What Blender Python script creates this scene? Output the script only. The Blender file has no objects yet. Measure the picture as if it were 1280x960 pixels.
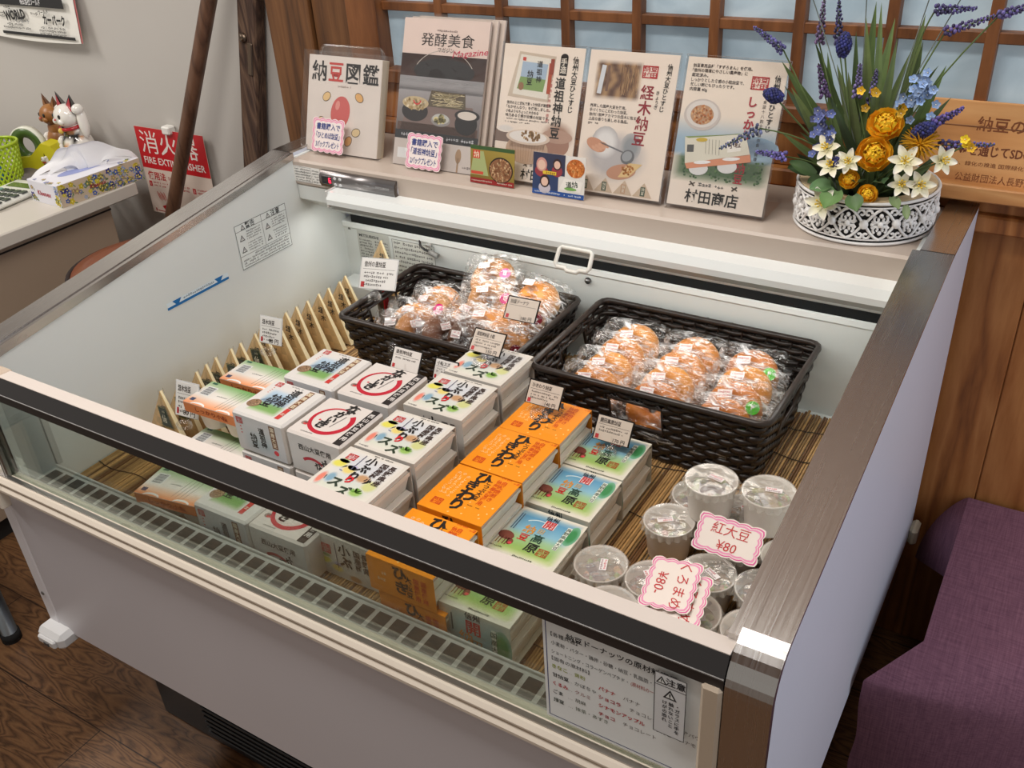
import bpy, math, random
from mathutils import Vector, Matrix, noise
scene = bpy.context.scene
COL = scene.collection
PI = math.pi
R = math.radians

# ------------------------------------------------------------------ camera
cam_data = bpy.data.cameras.new('camera')
cam = bpy.data.objects.new('camera', cam_data)
COL.objects.link(cam)
cam_data.sensor_fit = 'HORIZONTAL'
cam_data.sensor_width = 36.0
cam_data.lens = 1179.1928 / 1280 * 36.0
cam_data.clip_start = 0.02
YAW, PITCH, ROLL = -0.5816, -0.5469, -0.0656
fw = Vector((math.sin(YAW) * math.cos(PITCH), math.cos(YAW) * math.cos(PITCH), math.sin(PITCH)))
rt = fw.cross(Vector((0, 0, 1))).normalized()
up = rt.cross(fw)
rt2 = rt * math.cos(ROLL) + up * math.sin(ROLL)
up2 = up * math.cos(ROLL) - rt * math.sin(ROLL)
cam.matrix_world = Matrix(((rt2.x, up2.x, -fw.x, 1.3225), (rt2.y, up2.y, -fw.y, -0.5499),
                           (rt2.z, up2.z, -fw.z, 1.4133), (0, 0, 0, 1)))
scene.camera = cam

# ------------------------------------------------------------------ light and exposure
scene.view_settings.view_transform = 'Standard'
scene.view_settings.look = 'None'
scene.view_settings.gamma = 1.0
scene.view_settings.use_curve_mapping = False
scene.view_settings.exposure = 0.0
scene.cycles.transparent_max_bounces = 32
scene.cycles.max_bounces = 8
scene.cycles.sample_clamp_indirect = 6.0
world = bpy.data.worlds.new('room_light'); scene.world = world
world.use_nodes = True
bg = world.node_tree.nodes['Background']
bg.inputs[0].default_value = (1.0, 0.93, 0.85, 1)
bg.inputs[1].default_value = 0.36

def area(name, loc, target, sx, sy, power, color):
    l = bpy.data.lights.new(name, 'AREA'); l.shape = 'RECTANGLE'
    l.size, l.size_y, l.energy, l.color = sx, sy, power, color
    o = bpy.data.objects.new(name, l); COL.objects.link(o)
    o.location = loc
    o.rotation_euler = (Vector(target) - Vector(loc)).to_track_quat('-Z', 'Y').to_euler()
    return o
area('ceiling_lamp_light', (0.25, -0.30, 2.46), (0.25, -0.30, 0), 1.25, 0.30, 26.0, (1.0, 0.96, 0.91))
area('ceiling_lamp_light', (-1.9, -0.4, 2.46), (-1.9, -0.4, 0), 0.30, 1.25, 38.0, (1.0, 0.96, 0.91))
area('ceiling_lamp_light', (0.9, 0.45, 2.46), (0.9, 0.45, 0), 1.25, 0.30, 10.0, (1.0, 0.93, 0.84))
area('showcase_lamp_light', (0.6, 0.708, 0.778), (0.6, 0.71, 0.5), 1.02, 0.03, 0.78, (1.0, 0.98, 0.93))
area('added_side_fill', (2.95, 0.15, 1.5), (0.9, 0.3, 0.7), 1.0, 1.2, 14.5, (0.80, 0.88, 1.0))  # cool fill light added to brighten the right end panel; no window modelled

# ------------------------------------------------------------------ materials
def lin1(c):
    c = c / 255.0
    return c / 12.92 if c <= 0.04045 else ((c + 0.055) / 1.055) ** 2.4
def lin(c):
    return (lin1(c[0]), lin1(c[1]), lin1(c[2]), 1.0)
MATS = {}
def N(nt, t, **kw):
    n = nt.nodes.new(t)
    for k, v in kw.items():
        if k in n.inputs.keys(): n.inputs[k].default_value = v
        else: setattr(n, k, v)
    return n
def base_mat(name):
    m = bpy.data.materials.new(name); m.use_nodes = True
    nt = m.node_tree; b = nt.nodes['Principled BSDF']
    return m, nt, b
def attr_mat(name, rough=0.6, metal=0.0, mott=0.05, mscale=30.0, bump=0.0, bscale=200.0, coat=0.0, spec=0.5, sss=0.0, aniso=0.0):
    """printed or painted surface: its own colours (Col) with a faint procedural mottle"""
    m, nt, b = base_mat(name)
    a = N(nt, 'ShaderNodeAttribute', attribute_name='Col')
    tc = N(nt, 'ShaderNodeTexCoord')
    nz = N(nt, 'ShaderNodeTexNoise', Scale=mscale, Detail=3.0)
    nt.links.new(tc.outputs['Object'], nz.inputs['Vector'])
    mr = N(nt, 'ShaderNodeMapRange'); mr.inputs[3].default_value = 1 - mott; mr.inputs[4].default_value = 1 + mott * 0.6
    nt.links.new(nz.outputs['Fac'], mr.inputs[0])
    vm = N(nt, 'ShaderNodeVectorMath', operation='SCALE')
    nt.links.new(a.outputs['Color'], vm.inputs[0]); nt.links.new(mr.outputs[0], vm.inputs['Scale'])
    nt.links.new(vm.outputs[0], b.inputs['Base Color'])
    b.inputs['Roughness'].default_value = rough
    b.inputs['Metallic'].default_value = metal
    b.inputs['Specular IOR Level'].default_value = spec
    b.inputs['Coat Weight'].default_value = coat
    b.inputs['Coat Roughness'].default_value = 0.1
    if sss:
        b.inputs['Subsurface Weight'].default_value = sss
        b.inputs['Subsurface Radius'].default_value = (0.01, 0.008, 0.006)
    if bump:
        n2 = N(nt, 'ShaderNodeTexNoise', Scale=bscale, Detail=4.0)
        nt.links.new(tc.outputs['Object'], n2.inputs['Vector'])
        bp = N(nt, 'ShaderNodeBump', Strength=bump, Distance=0.002)
        nt.links.new(n2.outputs['Fac'], bp.inputs['Height']); nt.links.new(bp.outputs[0], b.inputs['Normal'])
    MATS[name] = m
    return m
attr_mat('paper', 0.65)
attr_mat('card', 0.42, mott=0.03)
attr_mat('plastic', 0.35, mott=0.03)
attr_mat('gloss', 0.15, mott=0.02, coat=0.3)
attr_mat('paint', 0.38, mott=0.03, mscale=6)
attr_mat('matte', 0.9, mott=0.08)
attr_mat('foam', 0.7, mott=0.03, bump=0.15, bscale=500, sss=0.1)
attr_mat('petal', 0.6, mott=0.12, mscale=120, sss=0.1)
attr_mat('leaf', 0.5, mott=0.2, mscale=80)
attr_mat('wicker', 0.32, mott=0.2, mscale=150)
attr_mat('bread', 0.45, mott=0.18, mscale=45, bump=0.25, bscale=180, sss=0.05)
attr_mat('veneer', 0.5, mott=0.12, mscale=140)
attr_mat('bamboo', 0.55, mott=0.35, mscale=60)
attr_mat('ceramic', 0.12, mott=0.02, coat=0.5)
attr_mat('metal', 0.32, metal=1.0, mott=0.05)

def glass_mat(name, tint, gloss=0.08, rough=0.02, bumpy=0.0, bscale=60.0, opac=0.0, ocol=(200, 200, 200), stretch=(1, 1, 1)):
    """thin clear sheet: see-through with a mirror-like sheen"""
    m = bpy.data.materials.new(name); m.use_nodes = True; nt = m.node_tree; nt.nodes.clear()
    out = N(nt, 'ShaderNodeOutputMaterial')
    tr = N(nt, 'ShaderNodeBsdfTransparent'); tr.inputs[0].default_value = lin(tint)
    gl = N(nt, 'ShaderNodeBsdfGlossy'); gl.inputs['Roughness'].default_value = rough; gl.inputs[0].default_value = (1, 1, 1, 1)
    lw = N(nt, 'ShaderNodeLayerWeight'); lw.inputs[0].default_value = 0.35
    mr = N(nt, 'ShaderNodeMapRange'); mr.inputs[3].default_value = gloss; mr.inputs[4].default_value = min(1, gloss * 3 + 0.16)
    nt.links.new(lw.outputs['Fresnel'], mr.inputs[0])
    mx = N(nt, 'ShaderNodeMixShader')
    nt.links.new(mr.outputs[0], mx.inputs[0]); nt.links.new(tr.outputs[0], mx.inputs[1]); nt.links.new(gl.outputs[0], mx.inputs[2])
    last = mx
    if opac:
        df = N(nt, 'ShaderNodeBsdfDiffuse'); df.inputs[0].default_value = lin(ocol)
        m2 = N(nt, 'ShaderNodeMixShader'); m2.inputs[0].default_value = opac
        nt.links.new(mx.outputs[0], m2.inputs[1]); nt.links.new(df.outputs[0], m2.inputs[2]); last = m2
    if bumpy:
        tc = N(nt, 'ShaderNodeTexCoord')
        nz = N(nt, 'ShaderNodeTexNoise', Scale=bscale, Detail=2.0, Distortion=1.2)
        mp = N(nt, 'ShaderNodeMapping'); mp.inputs['Scale'].default_value = stretch
        nt.links.new(tc.outputs['Object'], mp.inputs['Vector']); nt.links.new(mp.outputs[0], nz.inputs['Vector'])
        bp = N(nt, 'ShaderNodeBump', Strength=bumpy, Distance=0.006)
        nt.links.new(nz.outputs['Fac'], bp.inputs['Height'])
        nt.links.new(bp.outputs[0], gl.inputs['Normal']); nt.links.new(bp.outputs[0], lw.inputs['Normal'])
    nt.links.new(last.outputs[0], out.inputs[0])
    MATS[name] = m
glass_mat('glass', (232, 238, 234), 0.045)
glass_mat('acrylic', (253, 253, 253), 0.03)
glass_mat('film', (255, 255, 255), 0.045, 0.09, 0.7, 42.0, 0.0, (240, 240, 240), (1.0, 2.8, 1.6))
def add_crease_glints(name, strength=0.7, scale=(9, 34, 20)):
    """whitened creases of crumpled film, with its highlight streaks painted in as white"""
    nt = MATS[name].node_tree; out = [n for n in nt.nodes if n.type == 'OUTPUT_MATERIAL'][0]
    prev = out.inputs[0].links[0].from_socket
    tc = N(nt, 'ShaderNodeTexCoord'); fac = None
    for rot, sc, pw in ((0.25, scale, 22.0), (-0.5, tuple(q * 1.7 for q in scale), 26.0)):
        mp = N(nt, 'ShaderNodeMapping'); mp.inputs['Scale'].default_value = sc; mp.inputs['Rotation'].default_value = (0, 0, rot)
        nt.links.new(tc.outputs['Object'], mp.inputs['Vector'])
        nz = N(nt, 'ShaderNodeTexNoise', Scale=1.0, Detail=1.5, Distortion=0.6); nt.links.new(mp.outputs[0], nz.inputs['Vector'])
        a = N(nt, 'ShaderNodeMath', operation='MULTIPLY_ADD'); a.inputs[1].default_value = 2.0; a.inputs[2].default_value = -1.0; nt.links.new(nz.outputs['Fac'], a.inputs[0])
        b = N(nt, 'ShaderNodeMath', operation='ABSOLUTE'); nt.links.new(a.outputs[0], b.inputs[0])
        c = N(nt, 'ShaderNodeMath', operation='SUBTRACT'); c.inputs[0].default_value = 1.0; nt.links.new(b.outputs[0], c.inputs[1])
        d = N(nt, 'ShaderNodeMath', operation='POWER'); d.inputs[1].default_value = pw; nt.links.new(c.outputs[0], d.inputs[0])
        if fac is None: fac = d
        else:
            e = N(nt, 'ShaderNodeMath', operation='MAXIMUM'); nt.links.new(fac.outputs[0], e.inputs[0]); nt.links.new(d.outputs[0], e.inputs[1]); fac = e
    n2 = N(nt, 'ShaderNodeTexNoise', Scale=26.0, Detail=1.0); nt.links.new(tc.outputs['Object'], n2.inputs['Vector'])
    mr = N(nt, 'ShaderNodeMapRange'); mr.inputs[1].default_value = 0.42; mr.inputs[2].default_value = 0.62; mr.inputs[3].default_value = 0.0; mr.inputs[4].default_value = strength
    nt.links.new(n2.outputs['Fac'], mr.inputs[0])
    g = N(nt, 'ShaderNodeMath', operation='MULTIPLY'); nt.links.new(fac.outputs[0], g.inputs[0]); nt.links.new(mr.outputs[0], g.inputs[1])
    df = N(nt, 'ShaderNodeBsdfDiffuse'); df.inputs[0].default_value = (0.92, 0.92, 0.92, 1)
    gl = N(nt, 'ShaderNodeBsdfGlossy'); gl.inputs['Roughness'].default_value = 0.3
    mm = N(nt, 'ShaderNodeMixShader'); mm.inputs[0].default_value = 0.35; nt.links.new(df.outputs[0], mm.inputs[1]); nt.links.new(gl.outputs[0], mm.inputs[2])
    mx = N(nt, 'ShaderNodeMixShader'); nt.links.new(g.outputs[0], mx.inputs[0]); nt.links.new(prev, mx.inputs[1]); nt.links.new(mm.outputs[0], mx.inputs[2])
    nt.links.new(mx.outputs[0], out.inputs[0])
add_crease_glints('film', 0.85)
glass_mat('bag_film', (252, 252, 252), 0.04, 0.06, 0.25, 12.0, 0.02, (240, 240, 240))
glass_mat('lid_film', (252, 252, 252), 0.05, 0.05, 0.12, 30.0, 0.26, (232, 226, 216))
glass_mat('wrap_film', (252, 252, 252), 0.07, 0.12, 0.5, 40.0, 0.0)

def wood_mat(name, c1, c2, c3, scale=(3, 3, 0.5), rough=0.5, ring=9.0, bump=0.08, planks=None):
    m, nt, b = base_mat(name)
    tc = N(nt, 'ShaderNodeTexCoord'); mp = N(nt, 'ShaderNodeMapping'); mp.inputs['Scale'].default_value = scale
    nt.links.new(tc.outputs['Object'], mp.inputs['Vector'])
    n1 = N(nt, 'ShaderNodeTexNoise', Scale=1.6, Detail=2.0, Distortion=0.6)
    nt.links.new(mp.outputs[0], n1.inputs['Vector'])
    mul = N(nt, 'ShaderNodeMath', operation='MULTIPLY'); mul.inputs[1].default_value = ring
    fr = N(nt, 'ShaderNodeMath', operation='PINGPONG'); fr.inputs[1].default_value = 0.5
    nt.links.new(n1.outputs['Fac'], mul.inputs[0]); nt.links.new(mul.outputs[0], fr.inputs[0])
    n2 = N(nt, 'ShaderNodeTexNoise', Scale=14.0, Detail=6.0)
    mp2 = N(nt, 'ShaderNodeMapping'); mp2.inputs['Scale'].default_value = tuple(s * 2 for s in scale)
    nt.links.new(tc.outputs['Object'], mp2.inputs['Vector']); nt.links.new(mp2.outputs[0], n2.inputs['Vector'])
    ad = N(nt, 'ShaderNodeMath', operation='MULTIPLY_ADD'); ad.inputs[1].default_value = 1.1; 
    nt.links.new(fr.outputs[0], ad.inputs[0])
    sb = N(nt, 'ShaderNodeMath', operation='MULTIPLY'); sb.inputs[1].default_value = 0.55
    nt.links.new(n2.outputs['Fac'], sb.inputs[0]); nt.links.new(sb.outputs[0], ad.inputs[2])
    cr = N(nt, 'ShaderNodeValToRGB')
    cr.color_ramp.elements[0].position = 0.2; cr.color_ramp.elements[0].color = lin(c1)
    cr.color_ramp.elements[1].position = 0.85; cr.color_ramp.elements[1].color = lin(c3)
    e = cr.color_ramp.elements.new(0.5); e.color = lin(c2)
    nt.links.new(ad.outputs[0], cr.inputs[0])
    last = cr.outputs[0]
    if planks:
        w, l, dark = planks
        br = N(nt, 'ShaderNodeTexBrick'); br.inputs['Scale'].default_value = 1.0
        br.inputs['Brick Width'].default_value = l; br.inputs['Row Height'].default_value = w
        br.inputs['Mortar Size'].default_value = 0.0012; br.inputs['Color1'].default_value = (1, 1, 1, 1)
        br.inputs['Color2'].default_value = (dark, dark, dark, 1); br.inputs['Mortar'].default_value = (0.12, 0.1, 0.09, 1)
        nt.links.new(tc.outputs['Object'], br.inputs['Vector'])
        mm = N(nt, 'ShaderNodeMix', data_type='RGBA', blend_type='MULTIPLY'); mm.inputs[0].default_value = 1.0
        nt.links.new(last, mm.inputs[6]); nt.links.new(br.outputs['Color'], mm.inputs[7]); last = mm.outputs[2]
    nt.links.new(last, b.inputs['Base Color'])
    b.inputs['Roughness'].default_value = rough
    bp = N(nt, 'ShaderNodeBump', Strength=bump, Distance=0.002)
    nt.links.new(n2.outputs['Fac'], bp.inputs['Height']); nt.links.new(bp.outputs[0], b.inputs['Normal'])
    MATS[name] = m
wood_mat('floor_wood', (66, 43, 27), (106, 74, 48), (128, 92, 60), (3.2, 17, 1), 0.42, 12.0, 0.12, (0.15, 0.92, 0.8))
wood_mat('cedar', (122, 72, 34), (160, 100, 50), (184, 124, 70), (5, 5, 0.7), 0.5, 6.0)
wood_mat('dark_wood', (74, 46, 25), (102, 66, 36), (120, 80, 46), (9, 9, 0.6), 0.5, 6.0)
wood_mat('lattice_wood', (92, 54, 27), (116, 70, 36), (134, 84, 46), (8, 8, 1.2), 0.5, 4.0)
wood_mat('board_wood', (186, 128, 76), (204, 146, 90), (214, 160, 104), (0.6, 5, 5), 0.5, 7.0)
wood_mat('old_wood', (44, 28, 20), (74, 52, 40), (104, 80, 62), (14, 14, 1.2), 0.8, 7.0, 0.5)
wood_mat('pole_wood', (72, 47, 34), (98, 68, 50), (112, 80, 60), (10, 10, 0.8), 0.45, 4.0)
wood_mat('ceiling_wood', (104, 68, 40), (130, 88, 54), (150, 104, 66), (0.7, 6, 5), 0.5, 6.0)

def steel_mat():
    m, nt, b = base_mat('steel')
    tc = N(nt, 'ShaderNodeTexCoord'); mp = N(nt, 'ShaderNodeMapping'); mp.inputs['Scale'].default_value = (400, 3, 3)
    nt.links.new(tc.outputs['Object'], mp.inputs['Vector'])
    nz = N(nt, 'ShaderNodeTexNoise', Scale=2.0, Detail=3.0); nt.links.new(mp.outputs[0], nz.inputs['Vector'])
    mr = N(nt, 'ShaderNodeMapRange'); mr.inputs[3].default_value = 0.17; mr.inputs[4].default_value = 0.33
    nt.links.new(nz.outputs['Fac'], mr.inputs[0]); nt.links.new(mr.outputs[0], b.inputs['Roughness'])
    b.inputs['Base Color'].default_value = lin((196, 194, 192)); b.inputs['Metallic'].default_value = 1.0
    MATS['steel'] = m
steel_mat()
def pane_mat():
    m, nt, b = base_mat('frosted_pane')
    tc = N(nt, 'ShaderNodeTexCoord'); nz = N(nt, 'ShaderNodeTexNoise', Scale=9.0, Detail=5.0, Distortion=1.5)
    nt.links.new(tc.outputs['Object'], nz.inputs['Vector'])
    cr = N(nt, 'ShaderNodeValToRGB'); cr.color_ramp.elements[0].color = lin((158, 178, 190)); cr.color_ramp.elements[1].color = lin((182, 200, 210))
    cr.color_ramp.elements[0].position = 0.35; cr.color_ramp.elements[1].position = 0.7
    nt.links.new(nz.outputs['Fac'], cr.inputs[0]); nt.links.new(cr.outputs[0], b.inputs['Base Color'])
    nt.links.new(cr.outputs[0], b.inputs['Emission Color']); b.inputs['Emission Strength'].default_value = PANE_GLOW
    b.inputs['Roughness'].default_value = 0.45
    MATS['frosted_pane'] = m
PANE_GLOW = 0.22     # daylight coming through the frosted panes
pane_mat()
def cloth_mat():
    m, nt, b = base_mat('purple_cloth')
    tc = N(nt, 'ShaderNodeTexCoord')
    cols = []
    for sc in ((260, 12, 12), (12, 260, 260)):
        mp = N(nt, 'ShaderNodeMapping'); mp.inputs['Scale'].default_value = sc
        nt.links.new(tc.outputs['Object'], mp.inputs['Vector'])
        nz = N(nt, 'ShaderNodeTexNoise', Scale=2.0, Detail=3.0); nt.links.new(mp.outputs[0], nz.inputs['Vector']); cols.append(nz)
    ad = N(nt, 'ShaderNodeMath', operation='ADD'); nt.links.new(cols[0].outputs['Fac'], ad.inputs[0]); nt.links.new(cols[1].outputs['Fac'], ad.inputs[1])
    cr = N(nt, 'ShaderNodeValToRGB'); cr.color_ramp.elements[0].position = 0.3; cr.color_ramp.elements[0].color = lin((98, 62, 82))
    hf = N(nt, 'ShaderNodeMath', operation='MULTIPLY'); hf.inputs[1].default_value = 0.5
    nt.links.new(ad.outputs[0], hf.inputs[0])
    cr.color_ramp.elements[1].position = 0.75; cr.color_ramp.elements[1].color = lin((146, 102, 120))
    nt.links.new(hf.outputs[0], cr.inputs[0]); nt.links.new(cr.outputs[0], b.inputs['Base Color'])
    b.inputs['Roughness'].default_value = 0.9
    bp = N(nt, 'ShaderNodeBump', Strength=0.2, Distance=0.002); nt.links.new(hf.outputs[0], bp.inputs['Height']); nt.links.new(bp.outputs[0], b.inputs['Normal'])
    MATS['purple_cloth'] = m
cloth_mat()
def led_mat():
    m, nt, b = base_mat('red_led'); b.inputs['Base Color'].default_value = (0.3, 0, 0.02, 1)
    b.inputs['Emission Color'].default_value = (1.0, 0.03, 0.08, 1); b.inputs['Emission Strength'].default_value = 2.0
    MATS['red_led'] = m
led_mat()
# ------------------------------------------------------------------ mesh builder
TEXT = {}
_fc = bpy.data.curves.new('lettering_source', 'FONT')
_fo = bpy.data.objects.new('lettering_source', _fc)
def text2d(s, bold):
    key = (s, bold)
    if key not in TEXT:
        COL.objects.link(_fo)
        _fc.body = s; _fc.resolution_u = 2; _fc.offset = bold; _fc.fill_mode = 'FRONT'; _fc.size = 1.0
        bpy.context.view_layer.update()
        me = bpy.data.meshes.new_from_object(_fo.evaluated_get(bpy.context.evaluated_depsgraph_get()))
        vs = [(v.co.x, v.co.y) for v in me.vertices]; fs = [tuple(p.vertices) for p in me.polygons]
        bpy.data.meshes.remove(me); COL.objects.unlink(_fo)
        TEXT[key] = (vs, fs)
    return TEXT[key]

DENSE = set('納豆道祖神鑑開経飛発酵高原種商店警意籍購造')
class MB:
    def __init__(s, mat='paper', col=(220, 220, 220)):
        s.V = []; s.F = []; s.MI = []; s.C = []; s.S = []; s.mats = []; s.M = Matrix.Identity(4); s.mat = mat; s.col = col; s.smooth = False
    def use(s, mat=None, col=None, smooth=None):
        if mat: s.mat = mat
        if col is not None: s.col = col
        if smooth is not None: s.smooth = smooth
        return s
    def v(s, p):
        q = s.M @ Vector(p); s.V.append((q.x, q.y, q.z)); return len(s.V) - 1
    def f(s, idx, col=None, flip=False):
        if s.mat not in s.mats: s.mats.append(s.mat)
        s.F.append(tuple(reversed(idx)) if flip else tuple(idx)); s.MI.append(s.mats.index(s.mat)); s.S.append(s.smooth)
        c = s.col if col is None else col
        if isinstance(c, list):
            s.C.append([lin(x) for x in (reversed(c) if flip else c)])
        else: s.C.append(lin(c))
    def quad(s, a, b, c, d, col=None):
        s.f([s.v(a), s.v(b), s.v(c), s.v(d)], col)
    def poly(s, pts, col=None):
        s.f([s.v(p) for p in pts], col)
    def box(s, lo, hi, bev=0.0):
        x0, y0, z0 = lo; x1, y1, z1 = hi
        if bev <= 0:
            i = [s.v(p) for p in ((x0,y0,z0),(x1,y0,z0),(x1,y1,z0),(x0,y1,z0),(x0,y0,z1),(x1,y0,z1),(x1,y1,z1),(x0,y1,z1))]
            for q in ((3,2,1,0),(4,5,6,7),(0,1,5,4),(1,2,6,5),(2,3,7,6),(3,0,4,7)): s.f([i[k] for k in q])
            return
        b = min(bev, (x1-x0)/2.01, (y1-y0)/2.01, (z1-z0)/2.01)
        idx = {}
        for sx in (0,1):
            for sy in (0,1):
                for sz in (0,1):
                    X = (x0,x1)[sx]; Y = (y0,y1)[sy]; Z = (z0,z1)[sz]
                    bx = X + (b,-b)[sx]; by = Y + (b,-b)[sy]; bz = Z + (b,-b)[sz]
                    idx[sx,sy,sz,0] = s.v((X,by,bz)); idx[sx,sy,sz,1] = s.v((bx,Y,bz)); idx[sx,sy,sz,2] = s.v((bx,by,Z))
        for a in range(3):
            o = [k for k in range(3) if k != a]
            for sd in (0,1):
                ring = []
                for p, q in ((0,0),(1,0),(1,1),(0,1)):
                    k = [0,0,0]; k[a] = sd; k[o[0]] = p; k[o[1]] = q
                    ring.append(idx[k[0],k[1],k[2],a])
                s.f(ring, flip=(sd == 0) != (a == 1))
        for a in range(3):
            o = [k for k in range(3) if k != a]
            for p in (0,1):
                for q in (0,1):
                    k0 = [0,0,0]; k1 = [0,0,0]; k1[a] = 1
                    k0[o[0]] = k1[o[0]] = p; k0[o[1]] = k1[o[1]] = q
                    s.f([idx[(*k0,o[0])], idx[(*k1,o[0])], idx[(*k1,o[1])], idx[(*k0,o[1])]])
        for k in ((a,b_,c) for a in (0,1) for b_ in (0,1) for c in (0,1)):
            s.f([idx[(*k,0)], idx[(*k,1)], idx[(*k,2)]])
    def grid(s, fn, nu, nv, cu=False, cv=False, colfn=None, flip=False):
        ids = [[s.v(fn(i / nu, j / nv)) for j in range(nv if cv else nv + 1)] for i in range(nu if cu else nu + 1)]
        A, B = len(ids), len(ids[0])
        for i in range(nu):
            for j in range(nv):
                q = [ids[i][j], ids[(i+1) % A][j], ids[(i+1) % A][(j+1) % B], ids[i][(j+1) % B]]
                c = None
                if colfn: c = [colfn(i/nu, j/nv), colfn((i+1)/nu, j/nv), colfn((i+1)/nu, (j+1)/nv), colfn(i/nu, (j+1)/nv)]
                s.f(q, c, flip)
        return ids
    def lathe(s, prof, n=24, c=(0,0,0), sx=1.0, sy=1.0):
        m = len(prof)
        s.grid(lambda a, b: (c[0] + sx*prof[round(b*(m-1))][0]*math.cos(2*PI*a), c[1] + sy*prof[round(b*(m-1))][0]*math.sin(2*PI*a), c[2] + prof[round(b*(m-1))][1]), n, m-1, cu=True)
    def disc(s, r, n=24, c=(0,0,0), ry=None, col=None, a0=0):
        ry = r if ry is None else ry
        s.f([s.v((c[0]+r*math.cos(2*PI*k/n+a0), c[1]+ry*math.sin(2*PI*k/n+a0), c[2])) for k in range(n)], col)
    def ell(s, c, r, nu=14, nv=8, colfn=None):
        s.grid(lambda a, b: (c[0]+r[0]*math.cos(2*PI*a)*math.sin(PI*(0.001+0.998*b)), c[1]+r[1]*math.sin(2*PI*a)*math.sin(PI*(0.001+0.998*b)), c[2]-r[2]*math.cos(PI*b)), nu, nv, cu=True, colfn=colfn)
    def tube(s, path, r, n=6, closed=False, cap=True):
        P = [Vector(p) for p in path]; m = len(P)
        rad = (lambda k: r[k]) if isinstance(r, (list, tuple)) else (lambda k: r)
        rings = []; prev = None
        for k in range(m):
            t = (P[(k+1) % m] - P[k-1]) if closed else (P[min(k+1, m-1)] - P[max(k-1, 0)])
            if t.length < 1e-9: t = Vector((0,0,1))
            t.normalize()
            if prev is None:
                ref = Vector((0,0,1)) if abs(t.z) < 0.9 else Vector((1,0,0))
                a = t.cross(ref).normalized()
            else:
                a = (prev - t * prev.dot(t))
                a = a.normalized() if a.length > 1e-6 else t.orthogonal().normalized()
            prev = a; b = t.cross(a)
            rings.append([s.v(P[k] + a*rad(k)*math.cos(2*PI*j/n) + b*rad(k)*math.sin(2*PI*j/n)) for j in range(n)])
        for k in range(m if closed else m-1):
            A, B = rings[k], rings[(k+1) % m]
            for j in range(n): s.f([A[j], A[(j+1)%n], B[(j+1)%n], B[j]])
        if cap and not closed:
            s.f(rings[0], flip=False); s.f(rings[-1], flip=True)
    def extrude(s, pts, z0, z1, col=None):
        a = [s.v((x,y,z0)) for x,y in pts]; b = [s.v((x,y,z1)) for x,y in pts]; n = len(pts)
        s.f(list(reversed(a)), col); s.f(b, col)
        for k in range(n): s.f([a[k], a[(k+1)%n], b[(k+1)%n], b[k]], col)
    # --- flat printing on a local XY plane -------------------------------------------------
    def frame(s, O, U, Vv, base=None):
        U = Vector(U).normalized(); Vv = Vector(Vv); Vv = (Vv - U*Vv.dot(U)).normalized(); W = U.cross(Vv)
        M = Matrix(((U.x,Vv.x,W.x,O[0]),(U.y,Vv.y,W.y,O[1]),(U.z,Vv.z,W.z,O[2]),(0,0,0,1)))
        s.M = (base @ M) if base is not None else M
        return s
    LZ = 0.00013
    def rect(s, x0, y0, x1, y1, col, L=1, rot=0.0):
        z = L*s.LZ; cx, cy = (x0+x1)/2, (y0+y1)/2; ca, sa = math.cos(rot), math.sin(rot)
        P = [(cx+(x-cx)*ca-(y-cy)*sa, cy+(x-cx)*sa+(y-cy)*ca, z) for x,y in ((x0,y0),(x1,y0),(x1,y1),(x0,y1))]
        s.quad(*P, col)
    def shade(s, x0, y0, x1, y1, cfn, L=1, nu=6, nv=6):
        s.grid(lambda a,b: (x0+(x1-x0)*a, y0+(y1-y0)*b, L*s.LZ), nu, nv, colfn=cfn)
    def line(s, x0, y0, x1, y1, w, col, L=2):
        d = Vector((x1-x0, y1-y0)); 
        if d.length < 1e-9: return
        n = Vector((-d.y, d.x)).normalized()*w/2; z = L*s.LZ
        s.quad((x0-n.x,y0-n.y,z),(x1-n.x,y1-n.y,z),(x1+n.x,y1+n.y,z),(x0+n.x,y0+n.y,z), col)
    def oval(s, x, y, rx, ry, col, L=1, n=20, rot=0.0):
        ca, sa = math.cos(rot), math.sin(rot)
        s.f([s.v((x+rx*math.cos(t)*ca-ry*math.sin(t)*sa, y+rx*math.cos(t)*sa+ry*math.sin(t)*ca, L*s.LZ)) for t in (2*PI*k/n for k in range(n))], col)
    def soft(s, x, y, rx, ry, col, edge, L=1, n=18, rot=0.0):
        """blot that runs out into the paper colour"""
        ca, sa = math.cos(rot), math.sin(rot); z = L*s.LZ
        rr = [(0.0, col), (0.55, col), (1.0, edge)]
        rings = []
        for q,_ in rr[1:]:
            rings.append([s.v((x+q*rx*math.cos(t)*ca-q*ry*math.sin(t)*sa, y+q*rx*math.cos(t)*sa+q*ry*math.sin(t)*ca, z)) for t in (2*PI*k/n for k in range(n))])
        s.f(rings[0], col)
        for k in range(n): s.f([rings[0][k], rings[1][k], rings[1][(k+1)%n], rings[0][(k+1)%n]], [col, edge, edge, col])
    def ring(s, x, y, r, w, col, L=2, a0=0.0, a1=2*PI, n=36, taper=None, ry=1.0):
        z = L*s.LZ; pr = None
        for k in range(n+1):
            t = a0 + (a1-a0)*k/n; ww = w*(taper(k/n) if taper else 1)
            q = (s.v((x+(r-ww/2)*math.cos(t), y+ry*(r-ww/2)*math.sin(t), z)), s.v((x+(r+ww/2)*math.cos(t), y+ry*(r+ww/2)*math.sin(t), z)))
            if pr: s.f([pr[0], pr[1], q[1], q[0]], col)
            pr = q
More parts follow.
